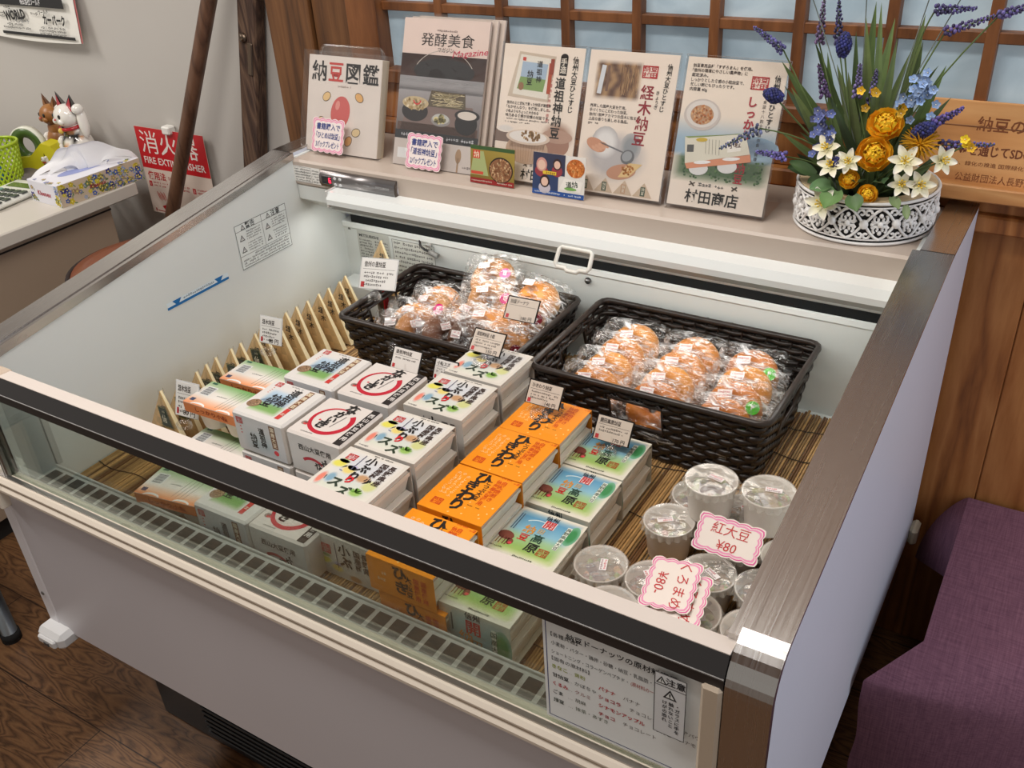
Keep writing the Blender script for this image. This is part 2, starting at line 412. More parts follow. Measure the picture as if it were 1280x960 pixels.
    def text(s, t, x, y, h, col, L=3, bold=0.0, align='c', fit=None, rot=0.0, slant=0.0):
        if any('\u4e00' <= ch <= '\u9fff' for ch in t): bold = min(bold, 0.017 if any(ch in DENSE for ch in t) else 0.022)
        vs, fs = text2d(t, bold)
        if not vs: return
        xs = [p[0] for p in vs]; lo, hi = min(xs), max(xs); w = hi - lo
        kx = h if not fit else fit / w
        ox = {'c': -(lo+hi)/2, 'l': -lo, 'r': -hi}[align]
        ca, sa = math.cos(rot), math.sin(rot); z = L*s.LZ
        ids = []
        for px, py in vs:
            X = (px+ox)*kx + slant*py*h; Y = (py-0.38)*h
            ids.append(s.v((x+X*ca-Y*sa, y+X*sa+Y*ca, z)))
        for f_ in fs: s.f([ids[k] for k in f_], col)
    def vtext(s, t, x, y, h, col, L=3, bold=0.0, pitch=None, dx=0.0, slant=0.0):
        """upright characters one under another from (x, y) downwards"""
        pitch = pitch or h
        for k, ch in enumerate(t):
            if ch == ' ': continue
            s.text('\u4e28' if ch == 'ー' else ch, x + dx*k, y - pitch*(k+0.5), h, col, L, bold, slant=slant)
    def dashes(s, x0, x1, y, h, col, L=2, seed=0, vert=False):
        """print too small to read: a row of broken marks"""
        rng = random.Random(seed*7+int(x0*1e5)+int(y*1e5)); p = x0
        while p < x1 - h*0.3:
            w = h*rng.uniform(0.35, 0.95); e = min(x1, p+w); yy = y + h*rng.uniform(-0.12, 0.12); hh = h*rng.uniform(0.55, 1.0)
            if rng.random() > 0.12:
                for q in ((0.3,) if rng.random() < 0.4 else (0.1, 0.62)):
                    a = (p, yy-hh/2+hh*q, e, yy-hh/2+hh*(q+0.24))
                    if vert: s.rect(a[1], -a[2], a[3], -a[0], col, L)
                    else: s.rect(*a, col, L)
                xm = (p+e)/2
                if vert: s.rect(yy-hh/2, -xm-h*.07, yy+hh/2, -xm+h*.07, col, L)
                else: s.rect(xm-h*.07, yy-hh/2, xm+h*.07, yy+hh/2, col, L)
            p = e + h*0.14
    def seal(s, x, y, w, h, col, L=3):
        """square red stamp with four little characters"""
        t = w*0.07
        for a in ((x-w/2,y-h/2,x+w/2,y-h/2+t),(x-w/2,y+h/2-t,x+w/2,y+h/2),(x-w/2,y-h/2,x-w/2+t,y+h/2),(x+w/2-t,y-h/2,x+w/2,y+h/2)): s.rect(*a, col, L)
        for ch, ax, ay in (('村', -.23, -.22), ('田', .23, -.22), ('納', -.23, .24), ('豆', .23, .24)):
            s.text(ch, x+ax*w, y+ay*h, 0.44*h, col, L, 0.03, fit=0.42*w)
    def build(s, name, parent=None, loc=(0,0,0), link=True):
        me = bpy.data.meshes.new(name)
        lx, ly, lz = loc
        if parent is not None and loc == (0,0,0) and parent.get('_world'):
            lx, ly, lz = parent.location
            if parent.parent is not None: lx, ly, lz = parent.parent.location
        me.from_pydata([(x-lx, y-ly, z-lz) for x,y,z in s.V], [], s.F)
        for m in s.mats: me.materials.append(MATS[m])
        me.polygons.foreach_set('material_index', s.MI)
        me.polygons.foreach_set('use_smooth', s.S)
        ca = me.color_attributes.new('Col', 'FLOAT_COLOR', 'CORNER')
        flat = []
        for fc, c in zip(s.F, s.C):
            if isinstance(c, list):
                for k in c: flat.extend(k)
            else: flat.extend(c * len(fc))
        ca.data.foreach_set('color', flat)
        me.update()
        o = bpy.data.objects.new(name, me)
        if link: COL.objects.link(o)
        if parent is not None:
            o.parent = parent
        else: o.location = (lx, ly, lz)
        return o

def thing(name, label, cat, loc=(0,0,0), group=None, rz=0.0, world=True):
    """an Empty at the thing's base; parts given in room coordinates are shifted to it"""
    o = bpy.data.objects.new(name, None); COL.objects.link(o); o.empty_display_size = 0.05
    o.location = loc; o.rotation_euler = (0, 0, rz)
    o['label'] = label; o['category'] = cat
    if group: o['group'] = group
    if world: WORLD.add(o.name)
    return o
WORLD = set()
def part(mb, name, parent, label=None):
    """a part whose geometry was laid out in room coordinates"""
    root = parent
    while root.parent is not None: root = root.parent
    lx, ly, lz = root.location if root.name in WORLD else (0, 0, 0)
    mb.V = [(x-lx, y-ly, z-lz) for x,y,z in mb.V]
    o = mb.build(name, parent)
    if label: o['label'] = label
    return o
def single(mb, name, label, cat, loc, group=None):
    o = mb.build(name, None, loc)
    o['label'] = label; o['category'] = cat
    if group: o['group'] = group
    return o
def struct(mb, name, loc=(0,0,0)):
    o = mb.build(name, None, loc); o['kind'] = 'structure'; return o
def kids(o): return [c for c in COL.objects if c.parent == o]
CHILD = {}
def dup(root, label=None, loc=None, rot=None, group=None):
    ch = CHILD.get(root.name)
    if ch is None: ch = CHILD[root.name] = [(c, kids(c)) for c in kids(root)]
    r = root.copy(); COL.objects.link(r)
    for c, gs in ch:
        d = c.copy(); COL.objects.link(d); d.parent = r
        for g in gs:
            e = g.copy(); COL.objects.link(e); e.parent = d
    if label: r['label'] = label
    if loc is not None: r.location = loc
    if rot is not None: r.rotation_euler = rot
    if group: r['group'] = group
    return r
class Pool:
    """first placement moves the original, the next ones copy it"""
    def __init__(s, maker): s.maker = maker; s.o = None
    def place(s, label, loc, rot=(0,0,0), group=None):
        if s.o is None:
            s.o = s.maker(); r = s.o; CHILD[r.name] = [(c, kids(c)) for c in kids(r)]
            r['label'] = label; r.location = loc; r.rotation_euler = rot
            if group: r['group'] = group
            return r
        return dup(s.o, label, loc, rot, group)
# ------------------------------------------------------------------ the room
m = MB('floor_wood'); m.box((-3.2, -2.6, -0.04), (3.0, 0.99, 0.0)); struct(m, 'floor')
m = MB('ceiling_wood'); m.box((-3.2, -2.6, 2.5), (3.0, 0.99, 2.54)); struct(m, 'ceiling')
WALLC = (196, 192, 186)
m = MB('paint', WALLC); m.box((-3.2, 0.95, 0), (-0.16, 0.99, 2.5)); struct(m, 'wall_left')
m = MB('cedar')
x = -0.02
rng = random.Random(4)
xs = [-0.02, 0.20, 0.42, 0.62, 0.80, 0.98, 1.13, 1.285, 1.5, 1.72, 1.95, 2.2, 2.45, 2.7, 3.0]
for a, b in zip(xs, xs[1:]): m.box((a + 0.0008, 0.925, 0.0), (b - 0.0008, 0.95, 0.845), 0.0015)
m.box((-0.16, 0.93, 0), (3.0, 0.99, 0.845))
struct(m, 'wall_back')
m = MB('dark_wood'); m.box((-0.18, 0.915, 0.0), (-0.065, 0.99, 2.5), 0.003); struct(m, 'trim_1')
m = MB('dark_wood'); m.box((-0.063, 0.925, 0.0), (0.045, 0.99, 2.5), 0.003); struct(m, 'trim_2')
m = MB('cedar'); m.box((0.045, 0.895, 0.845), (3.0, 0.99, 0.872), 0.003); m.box((0.045, 0.905, 0.872), (3.0, 0.99, 0.90), 0.003); m.box((0.045, 0.925, 0.90), (3.0, 0.99, 0.975), 0.002); struct(m, 'trim_3')
m = MB('dark_wood'); m.box((0.045, 0.92, 1.33), (3.0, 0.99, 2.5)); struct(m, 'wall_upper')
# latticed window
m = MB('frosted_pane'); m.box((0.06, 0.94, 0.96), (3.0, 0.945, 1.27)); pane = m
w = MB('lattice_wood')
w.box((0.045, 0.90, 0.975), (0.117, 0.97, 1.33), 0.003)
w.box((0.117, 0.905, 0.972), (3.0, 0.97, 0.999), 0.003)
w.box((0.117, 0.905, 1.262), (3.0, 0.97, 1.33), 0.003)
k = 0
while 0.239 + 0.1317 * k < 2.95:
    xx = 0.239 + 0.1317 * k; w.box((xx, 0.92, 0.99), (xx + 0.0165, 0.942, 1.265), 0.0012); k += 1
for zz in (1.1035,): w.box((0.117, 0.922, zz), (3.0, 0.942, zz + 0.0155), 0.0012)
wo = struct(w, 'window_1'); pane.build('window_pane', wo)

# ------------------------------------------------------------------ the open refrigerated case
CASE = thing('display_refrigerator', 'large white open-top refrigerated display case full of packed food', 'refrigerator', (0.6, 0.45, 0))
WH = (206, 203, 208); W_, T_ = 1.2, 0.042
Z0, Z1, YK, DD = 0.792, 0.890, 0.694, 0.894
def profile(y0, zb, off, n=8, r=0.045):
    """side panel outline in (y, z), rounded at the front top"""
    sl = (Z1 - Z0) / YK; ang = math.atan(sl)
    cy, cz = y0 + off + r, Z0 - off + (r) * sl - r / math.cos(ang) * 1.0
    pts = [(y0 + off, zb)]
    for k in range(n + 1):
        t = PI + (-(PI / 2) + ang) * k / n * 1.0
        pts.append((cy + r * math.cos(t), cz + r * math.sin(t)))
    pts += [(YK, Z1 - off), (DD - off * 0, Z1 - off), (DD, zb)]
    return pts
def yz_slab(mb, pts, x0, x1):
    a = [mb.v((x0, y, z)) for y, z in pts]; b = [mb.v((x1, y, z)) for y, z in pts]; n = len(pts)
    mb.f(a); mb.f(list(reversed(b)))
    for k in range(n): mb.f([a[k], b[k], b[(k+1) % n], a[(k+1) % n]])
for nm, x0, x1 in (('left', 0.0, T_), ('right', W_ - T_, W_)):
    m = MB('paint', (220, 224, 238)); yz_slab(m, profile(0.004, 0.28, 0.003), x0 + 0.0005, x1 - 0.0005)
    pnl = part(m, 'side_panel', CASE)
    m = MB('steel', (180, 172, 165)); m.smooth = False
    pts = profile(0.0, 0.28, 0.0)[:-1]; inn = profile(0.004, 0.28, 0.004)[:-1]
    lip = 0.010
    for k in range(len(pts) - 1):
        m.smooth = 0 < k < 9
        p, q = pts[k], pts[k+1]
        m.quad((x0, *p), (x1, *p), (x1, *q), (x0, *q))
        m.smooth = False
        for xx in (x0, x1):
            pi, qi = inn[k], inn[k+1]
            xo = xx
            m.quad((xo, *p), (xo, *q), (xo, *qi), (xo, *pi))
    xo = x1 if nm == 'left' else x0 - 0.0095
    yz_slab(m, [(0.03, Z0 - 0.012), (YK, Z1 - 0.0125), (YK, Z1 - 0.001), (0.03, Z0 + 0.0025)], xo, xo + 0.0095)
    band = part(m, 'steel_cap', pnl, 'brushed steel edging')
    m = MB('matte', (40, 34, 30)); m.box((x0 - 0.0002, YK - 0.0006, Z1 - 0.004), (x1 + 0.0002, YK + 0.0006, Z1 + 0.00025)); part(m, 'cap_joint', pnl)
# left front corner post with screws, bracket
m = MB('paint', (226, 224, 228)); m.box((0.001, -0.004, 0.285), (0.028, 0.004, 0.578), 0.002)
part(m, 'corner_post', CASE)
for zz in (0.355, 0.54):
    m = MB('metal', (150, 150, 150)); m.M = Matrix.Translation((0.014, -0.0045, zz)) @ Matrix.Rotation(PI/2, 4, 'X'); m.lathe([(0.0001, 0.0015), (0.003, 0.0012), (0.0038, 0)], 12); part(m, 'screw', CASE)
m = MB('plastic', (214, 214, 214))
m.box((-0.006, -0.03, 0.262), (0.06, 0.01, 0.292), 0.008); m.box((0.004, -0.036, 0.268), (0.048, -0.028, 0.284), 0.003)
m.use(col=(70, 70, 72)); m.box((0.022, -0.0375, 0.27), (0.034, -0.035, 0.277))
part(m, 'corner_bracket', CASE)
# front
m = MB('paint', WH); m.box((0.0285, -0.003, 0.28), (1.158, 0.03, 0.582), 0.001); part(m, 'front_panel', CASE)
m = MB('plastic', (226, 214, 198))
for z0, z1, y0 in ((0.577, 0.590, -0.014), (0.590, 0.6015, -0.011)): m.box((0.03, y0, z0), (1.158, 0.02, z1), 0.0045)
m.use('metal', (170, 165, 160)); m.box((0.03, -0.003, 0.6005), (1.158, 0.004, 0.6035))
part(m, 'bumper_rail', CASE)
m = MB('plastic', (228, 220, 205)); m.box((-0.004, -0.02, 0.57), (0.03, 0.014, 0.606), 0.006); m.box((0.024, -0.018, 0.545), (0.034, 0.0, 0.6), 0.003); part(m, 'rail_end_cap', CASE)
m = MB('plastic', (196, 180, 160)); m.box((1.138, -0.004, 0.60), (1.157, 0.016, 0.757), 0.003); part(m, 'glass_post', CASE)
m = MB('metal', (150, 150, 148)); m.box((0.043, 0.0, 0.60), (0.05, 0.02, 0.757), 0.002); part(m, 'glass_post', CASE)
m = MB('glass', (255, 255, 255)); m.box((0.05, 0.007, 0.602), (1.14, 0.011, 0.768)); part(m, 'front_glass', CASE)
m = MB('paint', (42, 40, 40))
X0, X1 = 0.043, 1.157
def xbar(mb, pts, x0=X0, x1=X1):
    a = [mb.v((x0, y, z)) for y, z in pts]; b = [mb.v((x1, y, z)) for y, z in pts]; n = len(pts)
    mb.f(list(reversed(a))); mb.f(b)
    for k in range(n): mb.f([a[k], b[k], b[(k+1) % n], a[(k+1) % n]])
xbar(m, [(0.0, 0.755), (0.0, 0.768), (0.0115, 0.7875), (0.014, 0.7875), (0.014, 0.755)])
m.use(col=(92, 88, 86)); xbar(m, [(-0.0006, 0.7672), (-0.0006, 0.7686), (0.0004, 0.7690), (0.0004, 0.7672)])
rail = part(m, 'glass_top_rail', CASE, 'black front rail')
m = MB('plastic', (216, 206, 198)); xbar(m, [(0.0116, 0.770), (0.0116, 0.7885), (0.031, 0.7875), (0.033, 0.782), (0.033, 0.770)]); part(m, 'rail_cover', rail, 'white cover strip')
m = MB('plastic', (196, 178, 160)); m.box((0.043, 0.008, 0.772), (0.112, 0.0335, 0.7892), 0.002); part(m, 'rail_end_piece', rail, 'beige end piece')
# base
m = MB('plastic', (36, 37, 39)); m.box((0.075, 0.090, 0.001), (1.13, 0.86, 0.281), 0.002)
for k in range(12):
    z = 0.022 + k * 0.013
    m.box((0.20, 0.0845, z), (1.05, 0.091, z + 0.0055), 0.0015)
part(m, 'base_louvre', CASE, 'black louvred base')
# inner liner
LIN = (226, 231, 229)
m = MB('paint', LIN)
m.box((0.028, 0.015, 0.50), (1.16, 0.83, 0.535))
for x0, x1 in ((0.0425, 0.0500), (1.1500, 1.1575)):
    yz_slab(m, [(0.0155, 0.535), (0.0155, 0.765), (0.04, 0.785), (YK, Z1 - 0.010), (0.81, Z1 - 0.010), (0.81, 0.535)], x0, x1)
m.box((0.042, 0.80, 0.535), (1.158, 0.83, 0.716)); m.use(col=(238, 243, 242)); m.box((0.05, 0.794, 0.706), (1.15, 0.83, 0.719), 0.002)
part(m, 'inner_liner', CASE)
m = MB('matte', (14, 18, 20)); m.box((0.075, 0.7965, 0.7192), (1.149, 0.80, 0.7355)); part(m, 'air_outlet', CASE, 'dark air slot under the ledge')
m = MB('paint', (222, 226, 224)); xbar(m, [(0.692, 0.802), (0.692, 0.829), (0.80, 0.829), (0.80, 0.737), (0.794, 0.737)], 0.051, 1.149); part(m, 'air_duct', CASE)
# front air grille
m = MB('plastic', (206, 208, 204)); m.box((0.05, 0.014, 0.55), (1.15, 0.0325, 0.580), 0.002); m.box((0.05, 0.032, 0.56), (1.15, 0.0745, 0.574), 0.001); m.box((0.05, 0.0725, 0.545), (1.15, 0.0755, 0.579), 0.001)
m.use('matte', (92, 88, 84))
k = 0
while 0.056 + k * 0.0268 < 1.125:
    x = 0.056 + k * 0.0268
    m.quad((x, 0.038, 0.5744), (x + 0.0200, 0.038, 0.5744), (x + 0.0200, 0.0675, 0.5744), (x, 0.0675, 0.5744)); k += 1
part(m, 'air_grille', CASE)
m = MB('paint', (190, 194, 192)); m.quad((0.0505, 0.03, 0.575), (0.0505, 0.086, 0.575), (0.0505, 0.086, 0.70), (0.0505, 0.03, 0.74))
m.use(col=(120, 124, 122)); m.quad((0.0508, 0.074, 0.575), (0.0508, 0.0765, 0.575), (0.0508, 0.0765, 0.70), (0.0508, 0.074, 0.70)); part(m, 'liner_seam', CASE)
# rear ledge
m = MB('paint', (190, 176, 164)); m.box((T_ + 0.0005, 0.690, 0.829), (W_ - T_ - 0.0005, DD, 0.8785), 0.004)
LEDGE = part(m, 'rear_ledge', CASE)
# control unit
m = MB('metal', (150, 146, 146)); m.smooth = True
pr = [(0.6905, 0.838), (0.682, 0.840), (0.678, 0.848), (0.679, 0.860), (0.685, 0.868), (0.6905, 0.869)]
xbar(m, pr, 0.122, 0.295); m.smooth = False
m.use('gloss', (20, 18, 22)); m.box((0.128, 0.6775, 0.846), (0.152, 0.682, 0.861), 0.001)
m.use('red_led'); m.box((0.146, 0.6765, 0.850), (0.1475, 0.678, 0.8585)); m.box((0.1462, 0.6765, 0.8575), (0.151, 0.678, 0.859)); m.box((0.1462, 0.6765, 0.8495), (0.151, 0.678, 0.851)); m.box((0.1462, 0.6765, 0.8535), (0.151, 0.678, 0.855)); m.box((0.1495, 0.6765, 0.850), (0.151, 0.678, 0.8545))
ctl = part(m, 'control_unit', CASE, 'grey control strip with red digit')
for x, z in ((0.160, 0.859), (0.160, 0.848), (0.172, 0.859), (0.172, 0.848)):
    m = MB('gloss', (200, 200, 200)); m.ell((x, 0.6785, z), (0.0035, 0.002, 0.003), 10, 6); part(m, 'button', ctl)
m = MB('paper', (238, 236, 232)); m.frame((0.05, 0.6893, 0.837), (1, 0, 0), (0, 0, 1)); m.rect(0, 0, 0.066, 0.031, (238, 236, 232), 0)
for k in range(5): m.dashes(0.003, 0.041, 0.025 - k * 0.0052, 0.0036, (60, 60, 60), 2, k); m.dashes(0.046, 0.063, 0.025 - k * 0.0052, 0.0034, (60, 60, 60), 2, k + 9)
for a in ((0.001, 0.001, 0.043, 0.0015), (0.001, 0.029, 0.043, 0.0295), (0.043, 0.001, 0.0435, 0.0295)): m.rect(*a, (80, 80, 80), 1)
part(m, 'instruction_sticker', ctl)
m = MB(); m.frame((0.21, 0.6772, 0.852), (1, 0, 0), (0, 0.03, 1)); m.text('MITSUBISHI', 0.06, 0.004, 0.006, (180, 180, 180), 3); m.dashes(0.0, 0.03, 0.004, 0.003, (170, 170, 170)); part(m, 'lettering', ctl)
# rolled night cover with its handle
m = MB('gloss', (240, 244, 243)); xbar(m, [(0.650, 0.829), (0.656, 0.842), (0.690, 0.842), (0.690, 0.820), (0.660, 0.815), (0.651, 0.819)], 0.158, 1.150)
m.use(col=(176, 178, 174)); xbar(m, [(0.664, 0.806), (0.664, 0.8125), (0.70, 0.8115), (0.70, 0.803)], 0.150, 1.150)
cov = part(m, 'night_cover', CASE, 'white rolled night cover under the ledge')
m = MB('plastic', (236, 234, 226)); m.smooth = True
def hp(x, t): return (x, 0.648 - 0.012 * t, 0.816 - 0.022 * t)
path = [hp(0.640, -0.1), hp(0.638, 0.8), hp(0.642, 1.0), hp(0.656, 1.0), hp(0.660, 1.16), hp(0.678, 1.16), hp(0.682, 1.0), hp(0.694, 1.0), hp(0.698, 0.8), hp(0.698, -0.1), hp(0.694, -0.25), hp(0.644, -0.25)]
m.tube(path, 0.0034, 8, closed=True)
part(m, 'pull_handle', cov)
m = MB('plastic', (200, 200, 196)); m.M = Matrix.Translation((0.158, 0, 0)); m.box((-0.003, 0.652, 0.812), (0.002, 0.69, 0.844), 0.001); part(m, 'cover_end_cap', cov)
# things fixed to the rear wall of the well
m = MB('paper', (206, 208, 203)); m.frame((0.083, 0.7995, 0.598), (1, 0, 0), (0, 0, 1)); m.rect(0, 0, 0.082, 0.104, (198, 200, 194), 1)
m.text('MITSUBISHI', 0.03, 0.095, 0.0085, (50, 50, 50), 3, 0.02, fit=0.05)
for k in range(13): m.dashes(0.004, 0.038, 0.085 - k * 0.0062, 0.0045, (60, 62, 60), 2, k); m.dashes(0.044, 0.078, 0.085 - k * 0.0062, 0.0045, (70, 72, 70), 2, k + 5)
part(m, 'rating_plate', CASE)
m = MB('paper', (232, 233, 228)); m.frame((0.172, 0.7995, 0.622), (1, 0, 0), (0, 0, 1)); m.rect(0, 0, 0.104, 0.076, (226, 228, 222), 1)
for k in range(7): m.dashes(0.005, 0.099, 0.069 - k * 0.0098, 0.006, (60, 60, 60), 2, k + 3)
for a in ((0, 0, .104, .0008), (0, .0752, .104, .076), (0, 0, .0008, .076), (.1032, 0, .104, .076)): m.rect(*a, (90, 90, 90), 2)
part(m, 'caution_sticker', CASE)
m = MB('plastic', (40, 40, 42)); m.smooth = True; m.tube([(0.245, 0.797, 0.710), (0.250, 0.790, 0.700), (0.262, 0.788, 0.694), (0.272, 0.788, 0.692)], 0.0025, 6)
m.use(col=(150, 150, 148)); m.tube([(0.272, 0.788, 0.692), (0.292, 0.788, 0.686)], 0.0055, 8); m.use(col=(190, 190, 188)); m.tube([(0.268, 0.79, 0.70), (0.268, 0.797, 0.704)], 0.005, 8)
part(m, 'thermometer_probe', CASE)
m = MB('metal', (120, 120, 120)); m.ell((0.612, 0.796, 0.694), (0.006, 0.006, 0.006), 12, 8); part(m, 'screw', CASE)
m = MB('matte', (120, 120, 116)); m.frame((0.060, 0.7995, 0.700), (1, 0, 0), (0, 0, 1)); m.poly([(0, 0, .0002), (0.008, 0, .0002), (0.004, 0.008, .0002)]); part(m, 'warning_mark', CASE)
# stickers on the left inner wall (read from the right)
def tri_mark(m, x, y, s, col=(60, 60, 60), bgc=(236, 238, 236)):
    z = 2 * MB.LZ
    m.f([m.v((x - s/2, y, z)), m.v((x + s/2, y, z)), m.v((x, y + s*.9, z))], col)
    z = 3 * MB.LZ; q = s * .62
    m.f([m.v((x - q/2, y + s*.12, z)), m.v((x + q/2, y + s*.12, z)), m.v((x, y + s*.12 + q*.9, z))], bgc)
    m.rect(x - s*.05, y + s*.30, x + s*.05, y + s*.55, col, 4); m.rect(x - s*.05, y + s*.18, x + s*.05, y + s*.25, col, 4)
m = MB('paper', (236, 240, 238)); m.frame((0.0506, 0.520, 0.723), (0, 1, 0), (0, 0, 1)); m.rect(0, 0, 0.130, 0.084, (232, 238, 236), 1)
K = (66, 68, 68)
for a in ((0, 0, .13, .0009), (0, .0831, .13, .084), (0, 0, .0009, .084), (.1291, 0, .13, .084), (0, .071, .13, .0717), (.0655, .024, .0662, .084), (0, .024, .13, .0247)): m.rect(*a, K, 2)
tri_mark(m, 0.019, 0.0722, 0.011); m.text('警告', 0.037, 0.0775, 0.012, K, 3, 0.02)
tri_mark(m, 0.083, 0.0722, 0.011); m.text('注意', 0.102, 0.0775, 0.012, K, 3, 0.02)
for bx in (0.004, 0.069):
    for by in (0.052, 0.030):
        tri_mark(m, bx + 0.009, by, 0.013)
        for k in range(4): m.dashes(bx + 0.020, bx + 0.056, by + 0.014 - k * 0.0046, 0.0032, K, 2, k + int(bx * 900))
for k in range(4): m.dashes(0.006 + 0.03 * (k == 0), 0.124, 0.0205 - k * 0.0052, 0.0038, K, 2, 40 + k)
part(m, 'warning_sticker', CASE)
m = MB('paper', (228, 240, 248)); m.frame((0.0506, 0.344, 0.7215), (0, 1, 0), (0, 0, 1)); m.rect(0, 0, 0.14, 0.013, (226, 238, 244), 1); m.rect(0.0, 0.0005, 0.14, 0.005, (20, 110, 178), 2)
for x in (0.022, 0.118):
    m.f([m.v((x - .010, .0128, 4*MB.LZ)), m.v((x, .001, 4*MB.LZ)), m.v((x + .010, .0128, 4*MB.LZ))], (20, 110, 178))
m.dashes(0.036, 0.106, 0.0092, 0.0052, (110, 125, 135), 2, 5)
part(m, 'load_line_sticker', CASE, 'blue load line strip')
# caution sticker on the front glass and beige latch at the right back
m = MB('paper', (226, 226, 226)); m.frame((1.094, -0.0005, 0.668), (1, 0, 0), (0, 0, 1)); m.rect(0, 0, 0.031, 0.080, (222, 224, 226), 1)
for a in ((0, 0, .031, .0007), (0, .0793, .031, .08), (0, 0, .0007, .08), (.0303, 0, .031, .08), (0, .064, .031, .0647)): m.rect(*a, (40, 40, 44), 2)
tri_mark(m, 0.0068, 0.0667, 0.0105, (40, 40, 44)); m.text('注意', 0.0205, 0.0718, 0.0098, (40, 40, 44), 3, 0.02)
tri_mark(m, 0.0155, 0.050, 0.0135, (40, 40, 44))
for k in range(3): m.vtext(('けがをする恐れ', 'のけぞり運ぶな', 'ガラスに'), 0, 0, 0.001, K) if False else None
for k, t in enumerate(('•ガラスに手を', '触れないこと', 'けがの恐れ')): m.vtext(t, 0.0232 - k * 0.0062, 0.047, 0.0052, (50, 50, 54), 3, 0.02, pitch=0.0058)
part(m, 'caution_sticker', CASE, 'white caution sticker on the front glass')
m = MB('plastic', (206, 200, 176)); m.box((1.2, 0.862, 0.27), (1.214, 0.90, 0.305), 0.005); part(m, 'corner_bracket', CASE, 'cream bracket')
m = MB('paint', (222, 222, 222)); m.box((T_, 0.83, 0.281), (W_ - T_, DD - 0.002, 0.829)); part(m, 'rear_panel', CASE)
# ------------------------------------------------------------------ bamboo mat on the floor of the well
ZM = 0.550
m = MB('bamboo'); rng = random.Random(11)
x = 0.053
while x < 1.146:
    r = rng.uniform(0.0017, 0.0023); g = rng.uniform(0.75, 1.1)
    m.col = (int(200*g), int(158*g), int(102*g)) if rng.random() > 0.15 else (120, 84, 50)
    y1 = 0.79 + rng.uniform(-0.012, 0.004)
    m.smooth = True
    m.tube([(x, 0.09, ZM - 0.0125 + r), (x + rng.uniform(-.0006, .0006), 0.4, ZM - 0.0125 + r), (x, y1, ZM - 0.0125 + r)], r, 5)
    x += 2 * r + rng.uniform(0.0001, 0.0007)
MAT = thing('bamboo_mat', 'brown slatted bamboo mat lying under the goods in the case', 'mat', (0.6, 0.44, 0.5375))
part(m, 'bamboo_slats', MAT)
m = MB('matte', (34, 26, 22)); m.smooth = True
for y in (0.14, 0.30, 0.42, 0.54, 0.65, 0.73):
    m.tube([(0.052 + 1.094 * k / 120, y + 0.004 * math.sin(k * 0.5 + y * 20), ZM - 0.0105 + 0.0024 + 0.0009 * (k % 2)) for k in range(121)], 0.0009, 4)
part(m, 'binding_thread', MAT, 'dark binding threads')
ZB = ZM - 0.0075      # where things stand on the slats

# ------------------------------------------------------------------ natto packs
def mixc(a, b, t): return tuple(a[i] + (b[i] - a[i]) * t for i in range(3))
def wash(m, x0, y0, x1, y1, stops, paper, fade=0.22, L=1, n=10):
    def c(u, v):
        k = 0
        while k < len(stops) - 2 and v > stops[k+1][0]: k += 1
        a, b = stops[k], stops[k+1]; t = min(1, max(0, (v - a[0]) / (b[0] - a[0] + 1e-9)))
        e = min(u, 1-u, v, 1-v) / fade
        return mixc(paper, mixc(a[1], b[1], t), max(0, min(1, e)))
    m.shade(x0, y0, x1, y1, c, L, n, n)
BK = (26, 24, 24)
def art_dosojin(m, w, d, front=False):
    P = (220, 216, 212) if not front else (206, 208, 212)
    if front:
        wash(m, .1*w, .02*d, .9*w, .85*d, [(0, (160, 180, 190)), (1, P)], P, 0.3)
        m.seal(.12*w, .84*d, .13*w, .17*d, (204, 52, 48))
        for k in range(3): m.rect(.105*w, (.66-.09*k)*d, .135*w, (.69-.09*k)*d, (204, 80, 70), 2)
        m.vtext('道祖神', .56*w, .80*d, .2*d, BK, 3, 0.03, pitch=.19*d); m.vtext('納豆', .36*w, .58*d, .22*d, BK, 3, 0.03, pitch=.21*d)
        m.rect(.74*w, .32*d, .86*w, .95*d, (122, 84, 58), 2); m.vtext('国産大豆', .80*w, .93*d, .13*d, (236, 226, 206), 3, 0.02, pitch=.145*d)
        m.oval(.80*w, .2*d, .05*w, .07*d, (214, 60, 70), 2); return
    wash(m, .14*w, .10*d, .74*w, .84*d, [(0, (128, 172, 92)), (.34, (116, 160, 88)), (.42, (150, 175, 190)), (.8, (176, 200, 220)), (1, P)], P, 0.15, 1, 14)
    m.f([m.v((x*w, y*d, 2*m.LZ)) for x, y in ((.18, .42), (.27, .54), (.36, .47), (.46, .6), (.58, .46), (.7, .42))], (126, 146, 166))
    m.oval(.16*w, .30*d, .12*w, .11*d, (140, 110, 84), 3, 20, .5); rng = random.Random(2)
    for k in range(22): m.oval((.16+rng.uniform(-.09, .09))*w, (.30+rng.uniform(-.07, .07))*d, .014*w, .010*d, rng.choice([(96, 70, 50), (196, 170, 130), (170, 130, 90)]), 4, 6)
    m.seal(.15*w, .91*d, .12*w, .12*d, (206, 50, 46))
    for k in range(4): m.rect(.12*w, (.79-.05*k)*d, .145*w, (.805-.05*k)*d, (206, 90, 80), 2)
    m.vtext('道祖神', .58*w, .90*d, .195*d, BK, 5, 0.035, pitch=.18*d, dx=-.012*w); m.vtext('納豆', .37*w, .66*d, .205*d, BK, 5, 0.035, pitch=.185*d, dx=-.012*w)
    m.rect(.755*w, .42*d, .855*w, .96*d, (126, 84, 56), 3); m.vtext('国産大豆', .805*w, .95*d, .10*d, (236, 220, 190), 4, 0.02, pitch=.13*d)
    m.rect(.755*w, .10*d, .84*w, .41*d, (198, 52, 46), 3); m.dashes(.77*w, .83*w, .25*d, .1*d, (240, 220, 200), 4, 3)
    m.dashes(.38*w, .62*w, .95*d, .03*d, (90, 90, 90), 2, 1)
